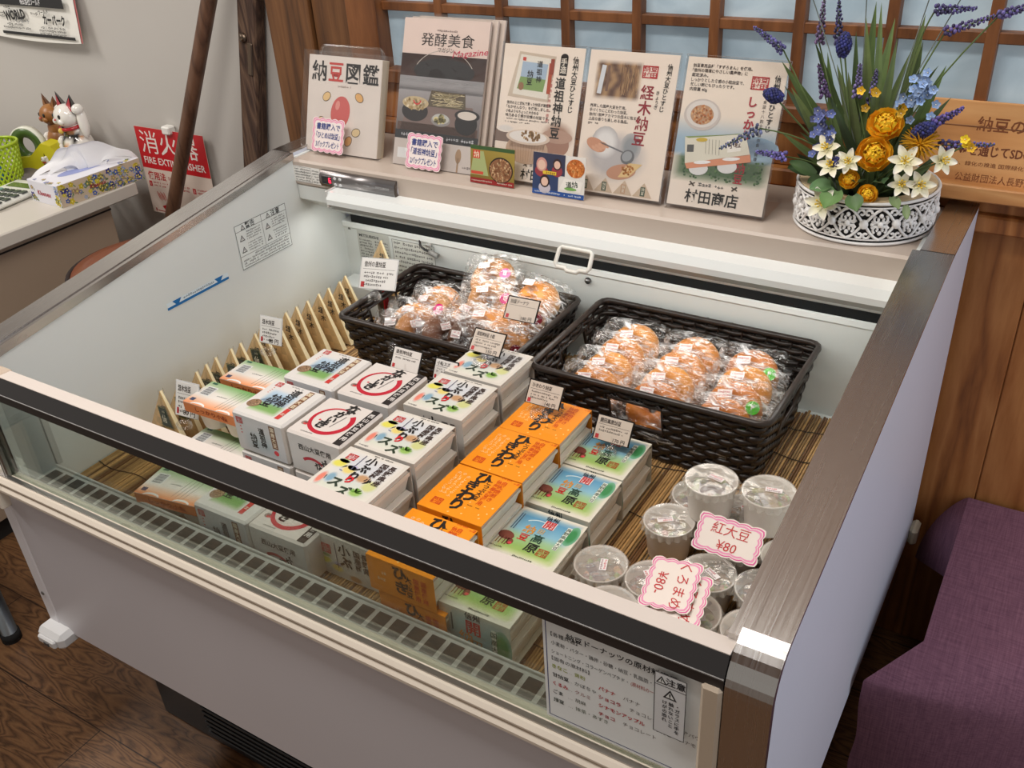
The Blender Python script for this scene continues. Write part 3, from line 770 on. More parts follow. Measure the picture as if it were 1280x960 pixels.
def art_ring(m, w, d, front=False):
    if front:
        m.text('西山大豆使用', .5*w, .70*d, .17*d, (30, 30, 30), 3, 0.02, fit=.62*w)
        m.ring(.42*w, -.02*d, .30*w, .05*w, (176, 26, 52), 2, .9, 2.2, 14); m.text('なが', .60*w, .34*d, .24*d, BK, 3, .03, rot=.5); return
    m.ring(.46*w, .47*d, .325*w, .062*w, (190, 22, 48), 2, 1.35, 2*PI + 0.75, 52, taper=lambda t: .42 + .9*min(1, t*1.5) if t < .9 else 1.35, ry=1.0)
    for k, (ch, x, y, s) in enumerate((('な', .56, .87, .25), ('が', .49, .67, .20), ('い', .44, .50, .18), ('き', .38, .335, .22))): m.text(ch, x*w, y*d, s*d, BK, 4, 0.045, slant=.1)
    m.line(.54*w, .32*d, .61*w, .66*d, .009*w, (70, 60, 60), 4); m.oval(.28*w, .42*d, .022*w, .02*d, (206, 60, 70), 3, 10)
    m.oval(.12*w, .25*d, .055*w, .05*d, (150, 130, 122), 2, 14); m.oval(.15*w, .235*d, .04*w, .03*d, (206, 70, 70), 3, 12); m.dashes(.07*w, .18*w, .26*d, .04*d, (70, 60, 56), 4, 1)
    m.dashes(.2*w, .42*w, .065*d, .03*d, (80, 80, 80), 2, 2)
    m.rect(.86*w, 0, .995*w, d, (34, 28, 28), 2); m.vtext('西山大豆使用', .928*w, .92*d, .105*d, (224, 218, 214), 3, .02, pitch=.135*d)
def art_suzu(m, w, d, front=False):
    P = (224, 218, 208)
    if not front: wash(m, .05*w, .05*d, .95*w, .95*d, [(0, (206, 214, 190)), (.5, (212, 214, 214)), (1, (200, 204, 214))], P, .2, 1, 8)
    k = 1.0
    Y = (lambda v: v*d) if not front else (lambda v: (v-.42)/.58*d)
    E = (214, 214, 208)
    def sp(x, y, rx, ry, col, L, rot=0.0):
        if front and y < .46: return
        m.soft(x*w, Y(y), rx*w, ry*d, col, E, L, 12, rot)
    sp(.13, .62, .14, .10, (222, 214, 90), 2, .2); sp(.33, .55, .12, .10, (226, 206, 120), 2); sp(.16, .70, .09, .05, (150, 170, 110), 2)
    sp(.10, .26, .06, .16, (226, 130, 110), 3); sp(.22, .32, .08, .13, (130, 166, 186), 3); sp(.36, .62, .09, .06, (176, 170, 200), 2)
    sp(.62, .48, .13, .10, (192, 150, 110), 2); sp(.80, .38, .13, .14, (204, 206, 140), 2); sp(.72, .20, .12, .10, (150, 186, 96), 3)
    if not front:
        rng = random.Random(3)
        for q in range(12):
            a = rng.uniform(.3, 2.8); m.oval((.71+.06*math.cos(a))*w, (.19+.06*math.sin(a))*d, .045*w, .011*d, (110, 160, 62), 4, 8, a)
        m.oval(.24*w, .5*d, .035*w, .014*d, (140, 146, 166), 3, 10, -.3)
    m.seal(.19*w, Y(.80), .15*w, .13*d/(1 if not front else .58), (206, 46, 44), 4)
    f = 1 if not front else 1.55
    m.vtext('小ぶり', .50*w, Y(.93), .19*d*f, BK, 5, .045, pitch=.185*d*f, dx=-.01*w) if not front else m.vtext('小ぶ', .50*w, Y(.95), .3*d, BK, 5, .045, pitch=.3*d)
    if not front:
        m.text('り', .48*w, .385*d, .16*d, (206, 30, 40), 6, .055)
        m.text('ス', .34*w, .27*d, .20*d, (40, 56, 40), 5, .045); m.text('ズ', .55*w, .16*d, .20*d, (40, 56, 40), 5, .045)
        m.dashes(.05*w, .2*w, .05*d, .035*d, (70, 70, 80), 2, 5); m.dashes(.45*w, .75*w, .96*d, .03*d, (80, 80, 80), 2, 4)
    m.vtext('国産極小', .71*w, Y(.88), .12*d*f, (60, 44, 40), 5, .02, pitch=.115*d*f) if not front else m.vtext('国産極', .71*w, Y(.92), .17*d, (60, 44, 40), 5, .02, pitch=.17*d)
    m.vtext('長野県産', .84*w, Y(.88), .12*d*f, (60, 44, 40), 5, .02, pitch=.115*d*f) if not front else m.vtext('長野県', .84*w, Y(.92), .17*d, (60, 44, 40), 5, .02, pitch=.17*d)
    m.rect(.345*w, Y(.56), .358*w, Y(.92), (90, 90, 110), 4)
def art_hikiwari(m, w, d, front=False):
    if front:
        m.vtext('ひきわり'[:2], .50*w, 1.0*d, .40*d, (30, 24, 20), 3, .04, pitch=.42*d); m.vtext('大粒豆', .62*w, .8*d, .2*d, BK, 3, .02, pitch=.22*d)
        for x in (.74, .85): m.vtext('国産使用', x*w, .82*d, .16*d, (206, 72, 20), 3, .02, pitch=.17*d)
        m.dashes(.16*w, .3*w, .6*d, .1*d, (246, 214, 170), 2, 4); m.dashes(.14*w, .26*w, .4*d, .1*d, (246, 214, 170), 2, 5); return
    for k, (ch, x, y, s) in enumerate((('ひ', .50, .87, .25), ('き', .44, .67, .21), ('わ', .48, .46, .26), ('り', .47, .24, .25))): m.text(ch, x*w, y*d, s*d, (30, 24, 20), 3, .045, slant=-.05)
    m.vtext('こつぶ大豆', .615*w, .86*d, .095*d, (30, 24, 20), 3, .025, pitch=.09*d)
    m.vtext('自然焙煎き', .80*w, .94*d, .09*d, (216, 84, 14), 3, .02, pitch=.095*d); m.vtext('信州産大豆使用', .72*w, .94*d, .085*d, (216, 84, 14), 3, .02, pitch=.085*d)
    m.seal(.20*w, .18*d, .15*w, .13*d, (214, 76, 22), 3)
    rng = random.Random(5)
    for x in (.12, .20, .28):
        y = .82 + rng.uniform(-.05, .05)
        for q in range(8): m.text('のしきとつこやふ'[q], (x+rng.uniform(-.012, .012))*w, (y - q*.065)*d, .062*d, (250, 216, 158), 2, .01)
    for q in range(14): m.oval(rng.uniform(.45, .95)*w, rng.uniform(.04, .42)*d, .016*w, .010*d, (254, 214, 140), 2, 8, rng.uniform(0, 3))
    m.dashes(.60*w, .80*w, .29*d, .025*d, (60, 40, 20), 2, 8); m.dashes(.90*w, .99*w, .96*d, .05*d, (216, 84, 14), 2, 3); m.dashes(.70*w, .86*w, .985*d, .03*d, (216, 84, 14), 2, 6)
def art_kaida(m, w, d, front=False):
    P = (226, 222, 206)
    if front:
        wash(m, .02*w, 0, .98*w, d, [(0, (120, 168, 176)), (1, (196, 208, 204))], P, .12)
        m.soft(.88*w, .45*d, .13*w, .4*d, (70, 150, 90), (150, 186, 170), 2)
        m.text('信州', .48*w, .92*d, .16*d, (40, 60, 70), 3, .03); m.text('開', .48*w, .66*d, .34*d, (200, 42, 48), 3, .045); m.text('納', .36*w, .38*d, .3*d, (226, 146, 40), 3, .04); m.text('田', .52*w, .28*d, .24*d, (176, 120, 60), 3, .03)
        m.rect(.74*w, .05*d, .80*w, .8*d, (226, 232, 220), 3); m.vtext('国産大豆', .77*w, .78*d, .14*d, (30, 70, 50), 4, .01, pitch=.17*d)
        m.rect(.17*w, .45*d, .19*w, .85*d, (60, 90, 100), 3); return
    wash(m, .04*w, .05*d, .97*w, .97*d, [(0, (196, 210, 130)), (.18, (150, 188, 96)), (.42, (160, 196, 150)), (.55, (140, 190, 210)), (.9, (84, 150, 190)), (1, (90, 155, 195))], P, .12, 1, 14)
    m.soft(.90*w, .72*d, .09*w, .20*d, (56, 140, 80), (120, 180, 150), 2)
    m.ring(.42*w, .55*d, .26*w, .02*w, (206, 226, 230), 2, .8, 2.3, 16)
    B = (130, 66, 52)
    m.oval(.13*w, .37*d, .115*w, .085*d, B, 3, 18, -.15); m.oval(.235*w, .27*d, .045*w, .06*d, B, 3, 12)
    for x in (.06, .10, .155, .19): m.rect(x*w, .19*d, (x+.014)*w, .33*d, B, 3)
    m.oval(.06*w, .21*d, .004*w, .1*d, (226, 206, 130), 4, 6); m.oval(.13*w, .21*d, .004*w, .1*d, (226, 206, 130), 4, 6)
    m.oval(.25*w, .25*d, .03*w, .025*d, (220, 70, 80), 4, 8)
    m.text('信州', .53*w, .91*d, .095*d, (30, 50, 66), 4, .04)
    m.rect(.465*w, .71*d, .635*w, .86*d, (240, 232, 228), 3); m.text('開', .55*w, .785*d, .17*d, (204, 34, 42), 5, .06); m.text('田', .51*w, .625*d, .10*d, (204, 176, 130), 5, .05)
    m.text('高', .535*w, .475*d, .17*d, (40, 74, 60), 5, .045); m.text('原', .545*w, .29*d, .19*d, BK, 5, .045)
    m.text('納', .35*w, .60*d, .17*d, (226, 150, 40), 5, .06); m.text('豆', .35*w, .43*d, .15*d, (206, 40, 44), 5, .07)
    m.seal(.72*w, .26*d, .15*w, .14*d, (176, 86, 40), 4)
    m.rect(.785*w, .38*d, .85*w, .86*d, (232, 238, 224), 3); m.vtext('長野県産大豆', .817*w, .85*d, .075*d, (30, 60, 44), 4, .01, pitch=.078*d)
    for y, x in ((.80, .10), (.80, .135)): m.rect(x*w, .52*d, (x+.014)*w, .86*d, (60, 90, 120), 3)
    m.dashes(.40*w, .70*w, .06*d, .035*d, (60, 70, 50), 3, 5); m.dashes(.02*w, .2*w, .13*d, .03*d, (80, 80, 60), 3, 8)
def art_small(m, w, d, front=False):
    if front:
        rng = random.Random(8)
        m.text('しっかり小粒', .52*w, .5*d, .5*d, (150, 60, 30), 3, .02, fit=.6*w, rot=-.02); return
    m.shade(0, 0, w, d, lambda u, v: mixc((238, 150, 96), (232, 226, 218), min(1, v/.38)) if v < .38 else mixc((232, 226, 218), (116, 166, 96), max(0, (v-.55)/.45 + (u-.5)*.5) if v > .45 else 0), 1, 10, 10)
    m.rect(.06*w, .42*d, .24*w, .80*d, (224, 226, 224), 2)
    for k in range(11): m.rect(.075*w, (.45+.03*k)*d, .22*w, (.45+.03*k+.012+.008*(k % 3 == 0))*d, (60, 60, 66), 3)
    m.rect(.05*w, .12*d, .13*w, .24*d, (60, 70, 100), 2); m.dashes(.36*w, .55*w, .52*d, .05*d, (80, 80, 80), 2, 4)
    for k in range(4): m.line((.55+.06*k)*w, .1*d, (.62+.06*k)*w, .9*d, .006*w, (90, 90, 80), 2)
    m.rect(.05*w, .90*d, .14*w, .97*d, (40, 90, 70), 2)
    
    for c in (.27, .75): m.f([m.v(((c+.13*math.cos(PI*k/12))*w, .11*math.sin(PI*k/12)*d, 3*m.LZ)) for k in range(13)]+[m.v(((c+.11*math.cos(PI-PI*k/12))*w, .045*math.sin(PI*k/12)*d, 3*m.LZ)) for k in range(13)], (240, 238, 234))

def sleeve_pack(name, cat, group, w, d, h, art, top, side, trayc=(238, 230, 216)):
    def make():
        t = thing(name, '', cat, (0, 0, 0), group, world=False)
        m = MB('card', top); e = 0.0009
        m.box((-w/2, -d/2, h-e), (w/2, d/2, h), 0.0003); m.box((-w/2, -d/2, 0), (w/2, d/2, e), 0.0003)
        m.use(col=side); m.box((-w/2, -d/2, e), (w/2, -d/2+e, h-e)); m.box((-w/2, d/2-e, e), (w/2, d/2, h-e))
        m.frame((-w/2, -d/2, h), (1, 0, 0), (0, 1, 0)); art(m, w, d)
        m.frame((-w/2, -d/2, 0), (1, 0, 0), (0, 0, 1)); art(m, w, h, True)
        m.build('paper_sleeve', t)
        hh = (h - 2*e) / 2
        for k in range(2):
            q = MB('foam', trayc); z0 = e + k*hh
            for (a, b, i0, i1) in ((0.0, .62*hh, .007, .0022), (.62*hh, .80*hh, .0008, .0008), (.80*hh, hh - .0004, .0022, .006)):
                P0 = [(-w/2+i0, -d/2+i0+e), (w/2-i0, -d/2+i0+e), (w/2-i0, d/2-i0-e), (-w/2+i0, d/2-i0-e)]
                P1 = [(-w/2+i1, -d/2+i1+e), (w/2-i1, -d/2+i1+e), (w/2-i1, d/2-i1-e), (-w/2+i1, d/2-i1-e)]
                A = [q.v((*p, z0+a)) for p in P0]; B = [q.v((*p, z0+b)) for p in P1]
                for j in range(4): q.f([A[j], A[(j+1) % 4], B[(j+1) % 4], B[j]])
                q.f(B); q.f(list(reversed(A)))
            q.build('foam_tray', t)
        return t
    return Pool(make)
def closed_pack(name, cat, group, w, d, h, art, top, side):
    def make():
        t = thing(name, '', cat, (0, 0, 0), group, world=False)
        m = MB('card', top); m.box((-w/2, -d/2, 0), (w/2, d/2, h), 0.0035); m.build('carton', t)
        m = MB('card', top); i = 0.003
        m.frame((-w/2+i, -d/2+i, h), (1, 0, 0), (0, 1, 0)); art(m, w-2*i, d-2*i); m.build('top_print', t)
        m = MB('card', side); m.frame((-w/2+i, -d/2, i), (1, 0, 0), (0, 0, 1)); m.rect(0, 0, w-2*i, h-2*i, side, .5); art(m, w-2*i, h-2*i, True); m.build('front_print', t)
        return t
    return Pool(make)
def small_pack():
    w, d, h = .112, .064, .052
    t = thing('natto_cup_pack', '', 'natto pack', (0, 0, 0), 'orange and green sleeved natto cup packs', world=False)
    m = MB('card', (232, 226, 218)); m.box((-w/2, -d/2, h-.001), (w/2, d/2, h)); m.use(col=(226, 138, 84)); m.box((-w/2, -d/2, h-.018), (w/2, -d/2+.001, h-.001)); m.use(col=(120, 166, 100)); m.box((-w/2, d/2-.001, h-.018), (w/2, d/2, h-.001))
    m.frame((-w/2, -d/2, h), (1, 0, 0), (0, 1, 0)); art_small(m, w, d); m.frame((-w/2, -d/2, h-.018), (1, 0, 0), (0, 0, 1)); art_small(m, w, .018, True)
    m.build('paper_sleeve', t)
    for x in (-.027, .027):
        m = MB('foam', (236, 230, 220)); m.smooth = True; m.lathe([(.0001, 0), (.019, 0), (.0205, .002), (.0265, h-.010), (.028, h-.009), (.028, h-.0035), (.0265, h-.0015), (.0001, h-.0015)], 24, (x, 0, 0)); m.build('natto_cup', t)
    return t
SUZU = sleeve_pack('natto_pack', 'natto pack', 'white small-bean natto packs with bird picture', .102, .098, .070, art_suzu, (218, 212, 202), (210, 206, 200))
HIKI = sleeve_pack('natto_pack', 'natto pack', 'orange chopped natto packs', .100, .098, .055, art_hikiwari, (248, 150, 16), (240, 146, 22))
KAIDA = sleeve_pack('natto_pack', 'natto pack', 'green and blue highland natto packs', .100, .098, .070, art_kaida, (228, 224, 208), (214, 214, 204))
DOSO = closed_pack('natto_pack', 'natto pack', 'white natto packs with landscape picture', .102, .098, .069, art_dosojin, (220, 216, 212), (204, 206, 210))
RING = closed_pack('natto_pack', 'natto pack', 'white natto packs with red ring', .102, .098, .069, art_ring, (220, 212, 206), (206, 206, 206))
SMALL = Pool(small_pack)
rng = random.Random(21)
def jit(s=.0015): return rng.uniform(-s, s)
ROWN = ('front row by the glass', 'second row from the glass', 'third row from the glass', 'back row by the baskets')
def stack(pool, desc, x, y, n, h, row, gx=0.0):
    for k in range(n):
        if n == 1: lab = f'{desc}, {row}'
        else: lab = f'{desc}, {("lower", "upper")[k]} one of the {row}'
        pool.place(lab, (x + jit() + (gx if k == 0 else 0), y + jit(.001), ZB + k*(h+.0004)), (0, 0, jit(.012)))
H = .055
for r, y in enumerate((.128, .235, .335, .4345)): stack(HIKI, 'orange chopped natto pack', .7305, y, 2, H, ROWN[r], .012 if r == 0 else 0)
for r, y in enumerate((.137, .240, .3455, .4475)): stack(KAIDA, 'blue and green natto pack with brown horse', .8275 - r*.002, y, 1, .07, ROWN[r])
SR = ('front row by the glass', 'second row from the glass', 'third row from the glass', 'back row below left basket')
for r, y in enumerate((.166, .270, .3835, .488)): stack(SUZU, 'white small-bean natto pack with bird picture', .6005, y, 2, .07, SR[r], .004 if r == 0 else 0)
DOSO.place('white landscape natto pack lying low behind the front glass', (.4105, .131, ZB), (0, 0, .01))
RING.place('white natto pack with red ring, low behind front glass', (.5135, .134, ZB), (0, 0, .02))
stack(DOSO, 'white landscape natto pack', .3755, .257, 2, .07, 'front stack', .004)
stack(DOSO, 'white landscape natto pack', .3765, .367, 2, .07, 'rear stack')
stack(RING, 'white natto pack with red ring', .4850, .256, 2, .07, 'front stack', .003)
stack(RING, 'white natto pack with red ring', .4830, .368, 2, .07, 'rear stack')
SMALL.place('orange and green cup pack lying low behind the front glass', (.293, .112, ZB), (0, 0, .16))
SMALL.place('lower orange and green cup pack of the stack beside the landscape packs', (.268, .215, ZB), (0, 0, .05))
SMALL.place('upper orange and green cup pack of the stack beside the landscape packs', (.262, .250, ZB + .0645), (0, 0, .03))
SMALL.place('rearmost orange and green cup pack, upper one', (.262, .327, ZB + .0645), (0, 0, .05))
SMALL.place('rearmost orange and green cup pack, lower one', (.266, .330, ZB), (0, 0, .03))
for x in (.267,):
    pass
# ------------------------------------------------------------------ woven baskets
def woven_basket(name, label, x0, x1, y0, y1, z0, z1, ins, slots, row_h=.0094):
    t = thing(name, label, 'basket', ((x0+x1)/2, (y0+y1)/2, z0), 'woven baskets')
    cr = .016
    def loop(f):
        """rounded rectangle at height fraction f, as points with running length"""
        i = ins*(1-f); a0, a1, b0, b1 = x0+i, x1-i, y0+i, y1-i; P = []
        for cx, cy, s in ((a1-cr, b0+cr, -PI/2), (a1-cr, b1-cr, 0), (a0+cr, b1-cr, PI/2), (a0+cr, b0+cr, PI)):
            for k in range(4): P.append((cx+cr*math.cos(s+PI/2*k/3), cy+cr*math.sin(s+PI/2*k/3)))
        P.append(P[0]); return P
    def sample(f, step):
        P = loop(f); out = []; L = 0.0; nxt = 0.0
        for (ax, ay), (bx, by) in zip(P, P[1:]):
            d = math.hypot(bx-ax, by-ay)
            while nxt < L + d - 1e-9:
                u = (nxt-L)/d; out.append((ax+(bx-ax)*u, ay+(by-ay)*u, (by-ay)/d, -(bx-ax)/d)); nxt += step
            L += d
        return out, L
    per = sample(1, .01)[1]; nst = int(per/.0205); nst += nst % 2; 
    h = z1 - z0; nr = int(h/row_h)
    m = MB('wicker', (40, 32, 29)); m.smooth = True
    def in_slot(x, y, f):
        for ax, c, half, fa, fb in slots:
            if fa < f < fb:
                if ax == 'f' and y < y0+ins+.004 and abs(x-c) < half: return True
                if ax == 'l' and x < x0+ins+.004 and abs(y-c) < half: return True
                if ax == 'r' and x > x1-ins-.004 and abs(y-c) < half: return True
        return False
    for r in range(nr):
        f = (r+.5)/nr; st = sample(f, 1)[1]/nst
        pts, L = sample(f, st/4); runs = [[]]
        for k, (x, y, nx, ny) in enumerate(pts):
            if in_slot(x, y, f):
                if runs[-1]: runs.append([])
                continue
            o = .0022*math.sin(PI*k/4 + PI/4)*(1 if r % 2 else -1)
            runs[-1].append((x+nx*o, y+ny*o, z0+h*f))
        if len(runs) == 1: runs[0].append(runs[0][0])
        elif not in_slot(pts[0][0], pts[0][1], f): runs[0] = [q for q in runs[-1]] + runs[0]; runs.pop()
        for q in runs:
            if len(q) < 2: continue
            V0 = len(m.V)
            # flat strand: a low wide section
            m.M = Matrix.Identity(4); P = [Vector(p) for p in q]; ring = []
            for k, p in enumerate(P):
                tg = (P[min(k+1, len(P)-1)] - P[max(k-1, 0)]).normalized(); nn = Vector((tg.y, -tg.x, 0)).normalized()
                hh = row_h*.60
                ring.append([m.v(p + nn*.0016), m.v(p + Vector((0, 0, hh)) + nn*.0004), m.v(p - nn*.0016), m.v(p - Vector((0, 0, hh)) + nn*.0004)])
            for A, B in zip(ring, ring[1:]):
                for j in range(4): m.f([A[j], B[j], B[(j+1) % 4], A[(j+1) % 4]])
    m.smooth = True
    for k in range(nst):
        a = sample(0, 1)[1]; b = sample(1, 1)[1]
        pa = _at(loop(0), a*(k+.5)/nst); pb = _at(loop(1), b*(k+.5)/nst)
        seg = [[]]
        for j in range(9):
            f = j/8; x, y = pa[0]+(pb[0]-pa[0])*f, pa[1]+(pb[1]-pa[1])*f
            if in_slot(x, y, f):
                if seg[-1]: seg.append([])
                continue
            seg[-1].append((x, y, z0+h*f))
        for s in seg:
            if len(s) > 1: m.tube(s, .0017, 5)
    i = ins + .003; m.smooth = False
    m.box((x0+i, y0+i, z0), (x1-i, y1-i, z0+.004)); part(m, 'woven_wall', t)
    m = MB('wicker', (48, 39, 35)); m.smooth = True
    P = loop(1)[:-1]
    m.tube([(x, y, z1-.003) for x, y in P], .0052, 8, closed=True)
    m.use(col=(36, 29, 26)); n = 150
    m.tube([(p[0], p[1], z1-.003) if False else (p[0]+.0044*math.cos(k*1.3), p[1]+.0044*math.cos(k*1.3), z1-.003+.0046*math.sin(k*1.3)) for k, p in ((k, _at(loop(1), per*k/n)) for k in range(n))], .0012, 4, closed=True)
    part(m, 'rim', t)
    for ax, c, half, fa, fb in slots:
        fm = (fa+fb)/2; o = ins*(1-fm); za, zb = z0+h*fa, z0+h*fb
        def pt(u, z): 
            oo = ins*(1-(z-z0)/h) 
            return {'f': (u, y0+oo-.001, z), 'l': (x0+oo-.001, u, z), 'r': (x1-oo+.001, u, z)}[ax]
        m = MB('wicker', (44, 36, 32)); m.smooth = True
        m.tube([pt(c-half, za), pt(c-half, zb), pt(c+half, zb), pt(c+half, za)], .0034, 6, closed=True)
        m.tube([pt(c-half+.002+k*(2*half-.004)/22, zb+.001+.004*(k % 2)) for k in range(23)], .0016, 5)
        part(m, 'handle_opening', t)
    return t
def _at(P, s):
    for (ax, ay), (bx, by) in zip(P, P[1:]):
        d = math.hypot(bx-ax, by-ay)
        if s <= d + 1e-9: return (ax+(bx-ax)*s/d, ay+(by-ay)*s/d)
        s -= d
    return P[-1]
woven_basket('woven_basket', 'black woven basket with doughnuts in neat rows, right of the pair', .647, 1.027, .531, .788, ZB + .001, .672, .022,
             [('f', .826, .043, .45, .82), ('l', .663, .043, .42, .82), ('r', .663, .043, .42, .82)])
woven_basket('woven_basket', 'black woven basket with mixed doughnuts and a price card, left of the pair', .250, .608, .536, .778, ZB + .001, .668, .022, [('l', .655, .04, .42, .82)])

# ------------------------------------------------------------------ doughnuts in clear bags
def film_pillow(m, w, h, tk, seed, nu=30, nv=44):
    for s in (1, -1):
        def f(u, v):
            a, b = 2*u-1, 2*v-1
            pr = max(0.0, (1-abs(a)**2.6)) * max(0.0, (1-abs(b)**3.2)); pr = pr**.45
            n1 = noise.noise(Vector((u*7+seed*3.1, v*4+seed, s*5.0))); n2 = noise.noise(Vector((u*17, v*9+seed*2, s*9.0+seed)))
            edge = max(0, abs(a)-.72)/.28
            z = s*(tk/2*pr + .0011) + (.0055*n1 + .0035*n2)*(pr*.35 + .25) + edge*.006*noise.noise(Vector((seed, v*12, 3.0)))
            sq = 1 - .16*edge*edge
            rg = (1-abs(noise.noise(Vector((u*3.2+seed*1.7, v*10+u*3+seed, s*2.0)))))**5*.0055+(1-abs(noise.noise(Vector((u*6+v*5+seed*4.1, v*7-u*4, s*7.0)))))**6*.0035
            z += s*rg*(.45+.55*pr)
            return (a*w/2*(1+.03*n2) + .002*n1, b*h/2*sq + .003*n2, z)
        m.grid(f, nu, nv)
def bagged(top, side, sticker, ring=True, seed=1, big=1.0, letter='P'):
    def make():
        t = thing('bagged_doughnut', '', 'doughnut', (0, 0, 0), 'bagged doughnuts', world=False)
        m = MB('bread', top); m.smooth = True
        Rr, r = (.0255*big, .0185*big) if ring else (.012, .030*big)
        def cf(u, v):
            z = math.sin(2*PI*v); g = .5+.5*noise.noise(Vector((math.cos(2*PI*u)*2+seed, math.sin(2*PI*u)*2, v*3)))
            return mixc(mixc(side, top, min(1, max(0, .5+z*1.1+(g-.5)*.4))), (60, 34, 18), .12*g)
        m.grid(lambda u, v: ((Rr+r*math.cos(2*PI*v)*(1+.04*math.sin(6*PI*u+seed)))*math.cos(2*PI*u), (Rr+r*math.cos(2*PI*v))*math.sin(2*PI*u), r*.92*math.sin(2*PI*v)*(1+.05*math.sin(4*PI*u+seed))), 28, 14, True, True, cf)
        if not ring: m.ell((0, 0, 0), (.02*big, .02*big, .026*big), 14, 8, colfn=lambda u, v: top)
        m.build('doughnut', t)
        f = MB('film'); f.smooth = True; film_pillow(f, (.122 if big > 1 else .120)*big, .100*big, .043*big, seed); f.build('clear_bag', t)
        q = MB('paper'); q.frame((-.012, .020, r*.97+.0062), (1, .15, 0), (-.15, 1, -.25)); q.rect(-.011, -.0065, .011, .0065, (240, 232, 230), 1)
        for k in range(2): q.dashes(-.009, .009, .003-.006*k, .0035, (206, 110, 110), 2, k+seed)
        q.build('date_label', t)
        if sticker:
            q = MB('gloss'); q.frame((.033, .006, r*.97+.0052), (1, 0, -.15), (0, 1, -.1)); q.oval(0, 0, .0105, .0105, sticker, 1, 22)
            q.text(letter, 0, .001, .010, (244, 240, 236), 3, .03); q.build('round_sticker', t)
        return t
    return Pool(make)
G1, G2, G3 = (224, 142, 48), (212, 126, 40), (232, 156, 62)
LT = (242, 188, 104)
KIND = {'plain': bagged(G1, LT, None, seed=1), 'plain2': bagged(G3, LT, None, seed=5), 'green': bagged(G2, (212, 150, 84), (90, 205, 60), seed=2),
        'pink': bagged((200, 140, 74), LT, (206, 24, 116), seed=3, letter='き'), 'brown': bagged((120, 72, 40), (150, 98, 60), (170, 20, 84), seed=4, letter='黒'),
        'maroon': bagged((196, 132, 72), (222, 178, 120), (112, 20, 34), seed=6, letter='p'), 'bun': bagged((222, 146, 62), (236, 184, 116), None, False, 7),
        'dark': bagged((98, 62, 36), (126, 84, 50), (176, 22, 80), seed=8, big=1.12, letter='黒')}
COLN = ('left', 'middle', 'right')
ROWS = ('front', 'second', 'third', 'rear')
rng = random.Random(31)
for c, cx in enumerate((.734, .838, .942)):
    for r in range(4):
        kd = [['plain', 'plain2', 'plain', 'plain2'], ['green', 'plain2', 'plain', 'plain'], ['green', 'green', 'plain2', 'green']][c][r]
        y = (.583, .632, .681, .730)[r]
        KIND[kd].place(f'golden bagged doughnut in the right basket, {COLN[c]} column, {ROWS[r]} one', (cx + rng.uniform(-.004, .004), y, .6125 + .002*r), (R(52 + rng.uniform(-5, 5)), R(rng.uniform(-4, 4)), R(rng.uniform(-5, 5))), 'doughnuts in the right basket')
# heap in the left basket: x, y, z, tilt, side tilt, turn, kind, what it is
HEAP = [(.342, .712, .622, 40, 0, 10, 'plain', 'golden doughnut at the rear left of the mixed basket'),
        (.352, .672, .628, 42, -6, -8, 'pink', 'golden doughnut with pink sticker, left half of the mixed basket'),
        (.334, .640, .617, 38, 6, 12, 'plain2', 'pale golden doughnut by the left end of the mixed basket'),
        (.338, .592, .616, 46, -4, 4, 'brown', 'brown doughnut at the front left corner of the mixed basket'),
        (.382, .590, .632, 62, 14, 60, 'maroon', 'doughnut standing sideways near the front left of the mixed basket'),
        (.428, .602, .630, 66, 20, 74, 'brown', 'brown doughnut standing on edge in the mixed basket'),
        (.490, .592, .634, 70, 0, -12, 'dark', 'large dark brown doughnut upright at the front of the mixed basket'),
        (.505, .632, .645, 42, 0, 6, 'bun', 'golden bun behind the large dark doughnut'),
        (.445, .660, .632, 40, 8, -14, 'plain', 'golden doughnut in the centre of the mixed basket'),
        (.470, .695, .664, 48, 0, 14, 'pink', 'doughnut with pink sticker on top of the heap at the rear'),
        (.452, .735, .688, 42, -6, 6, 'pink', 'topmost doughnut with pink sticker, rear of the mixed basket'),
        (.548, .726, .668, 38, 0, -12, 'bun', 'large golden bun at the rear right of the mixed basket'),
        (.542, .676, .652, 44, 6, 10, 'maroon', 'golden doughnut with dark red sticker at the right end'),
        (.538, .600, .634, 66, 10, 28, 'maroon', 'beige doughnut with dark red sticker at the front right corner'),
        (.536, .640, .628, 40, 0, 0, 'plain2', 'golden doughnut under the price card of the mixed basket')]
for x, y, z, a, b, c, kd, lab in HEAP:
    KIND[kd].place('bagged ' + lab, (x, y, z), (R(a), R(b), R(c)), 'doughnuts in the left basket')

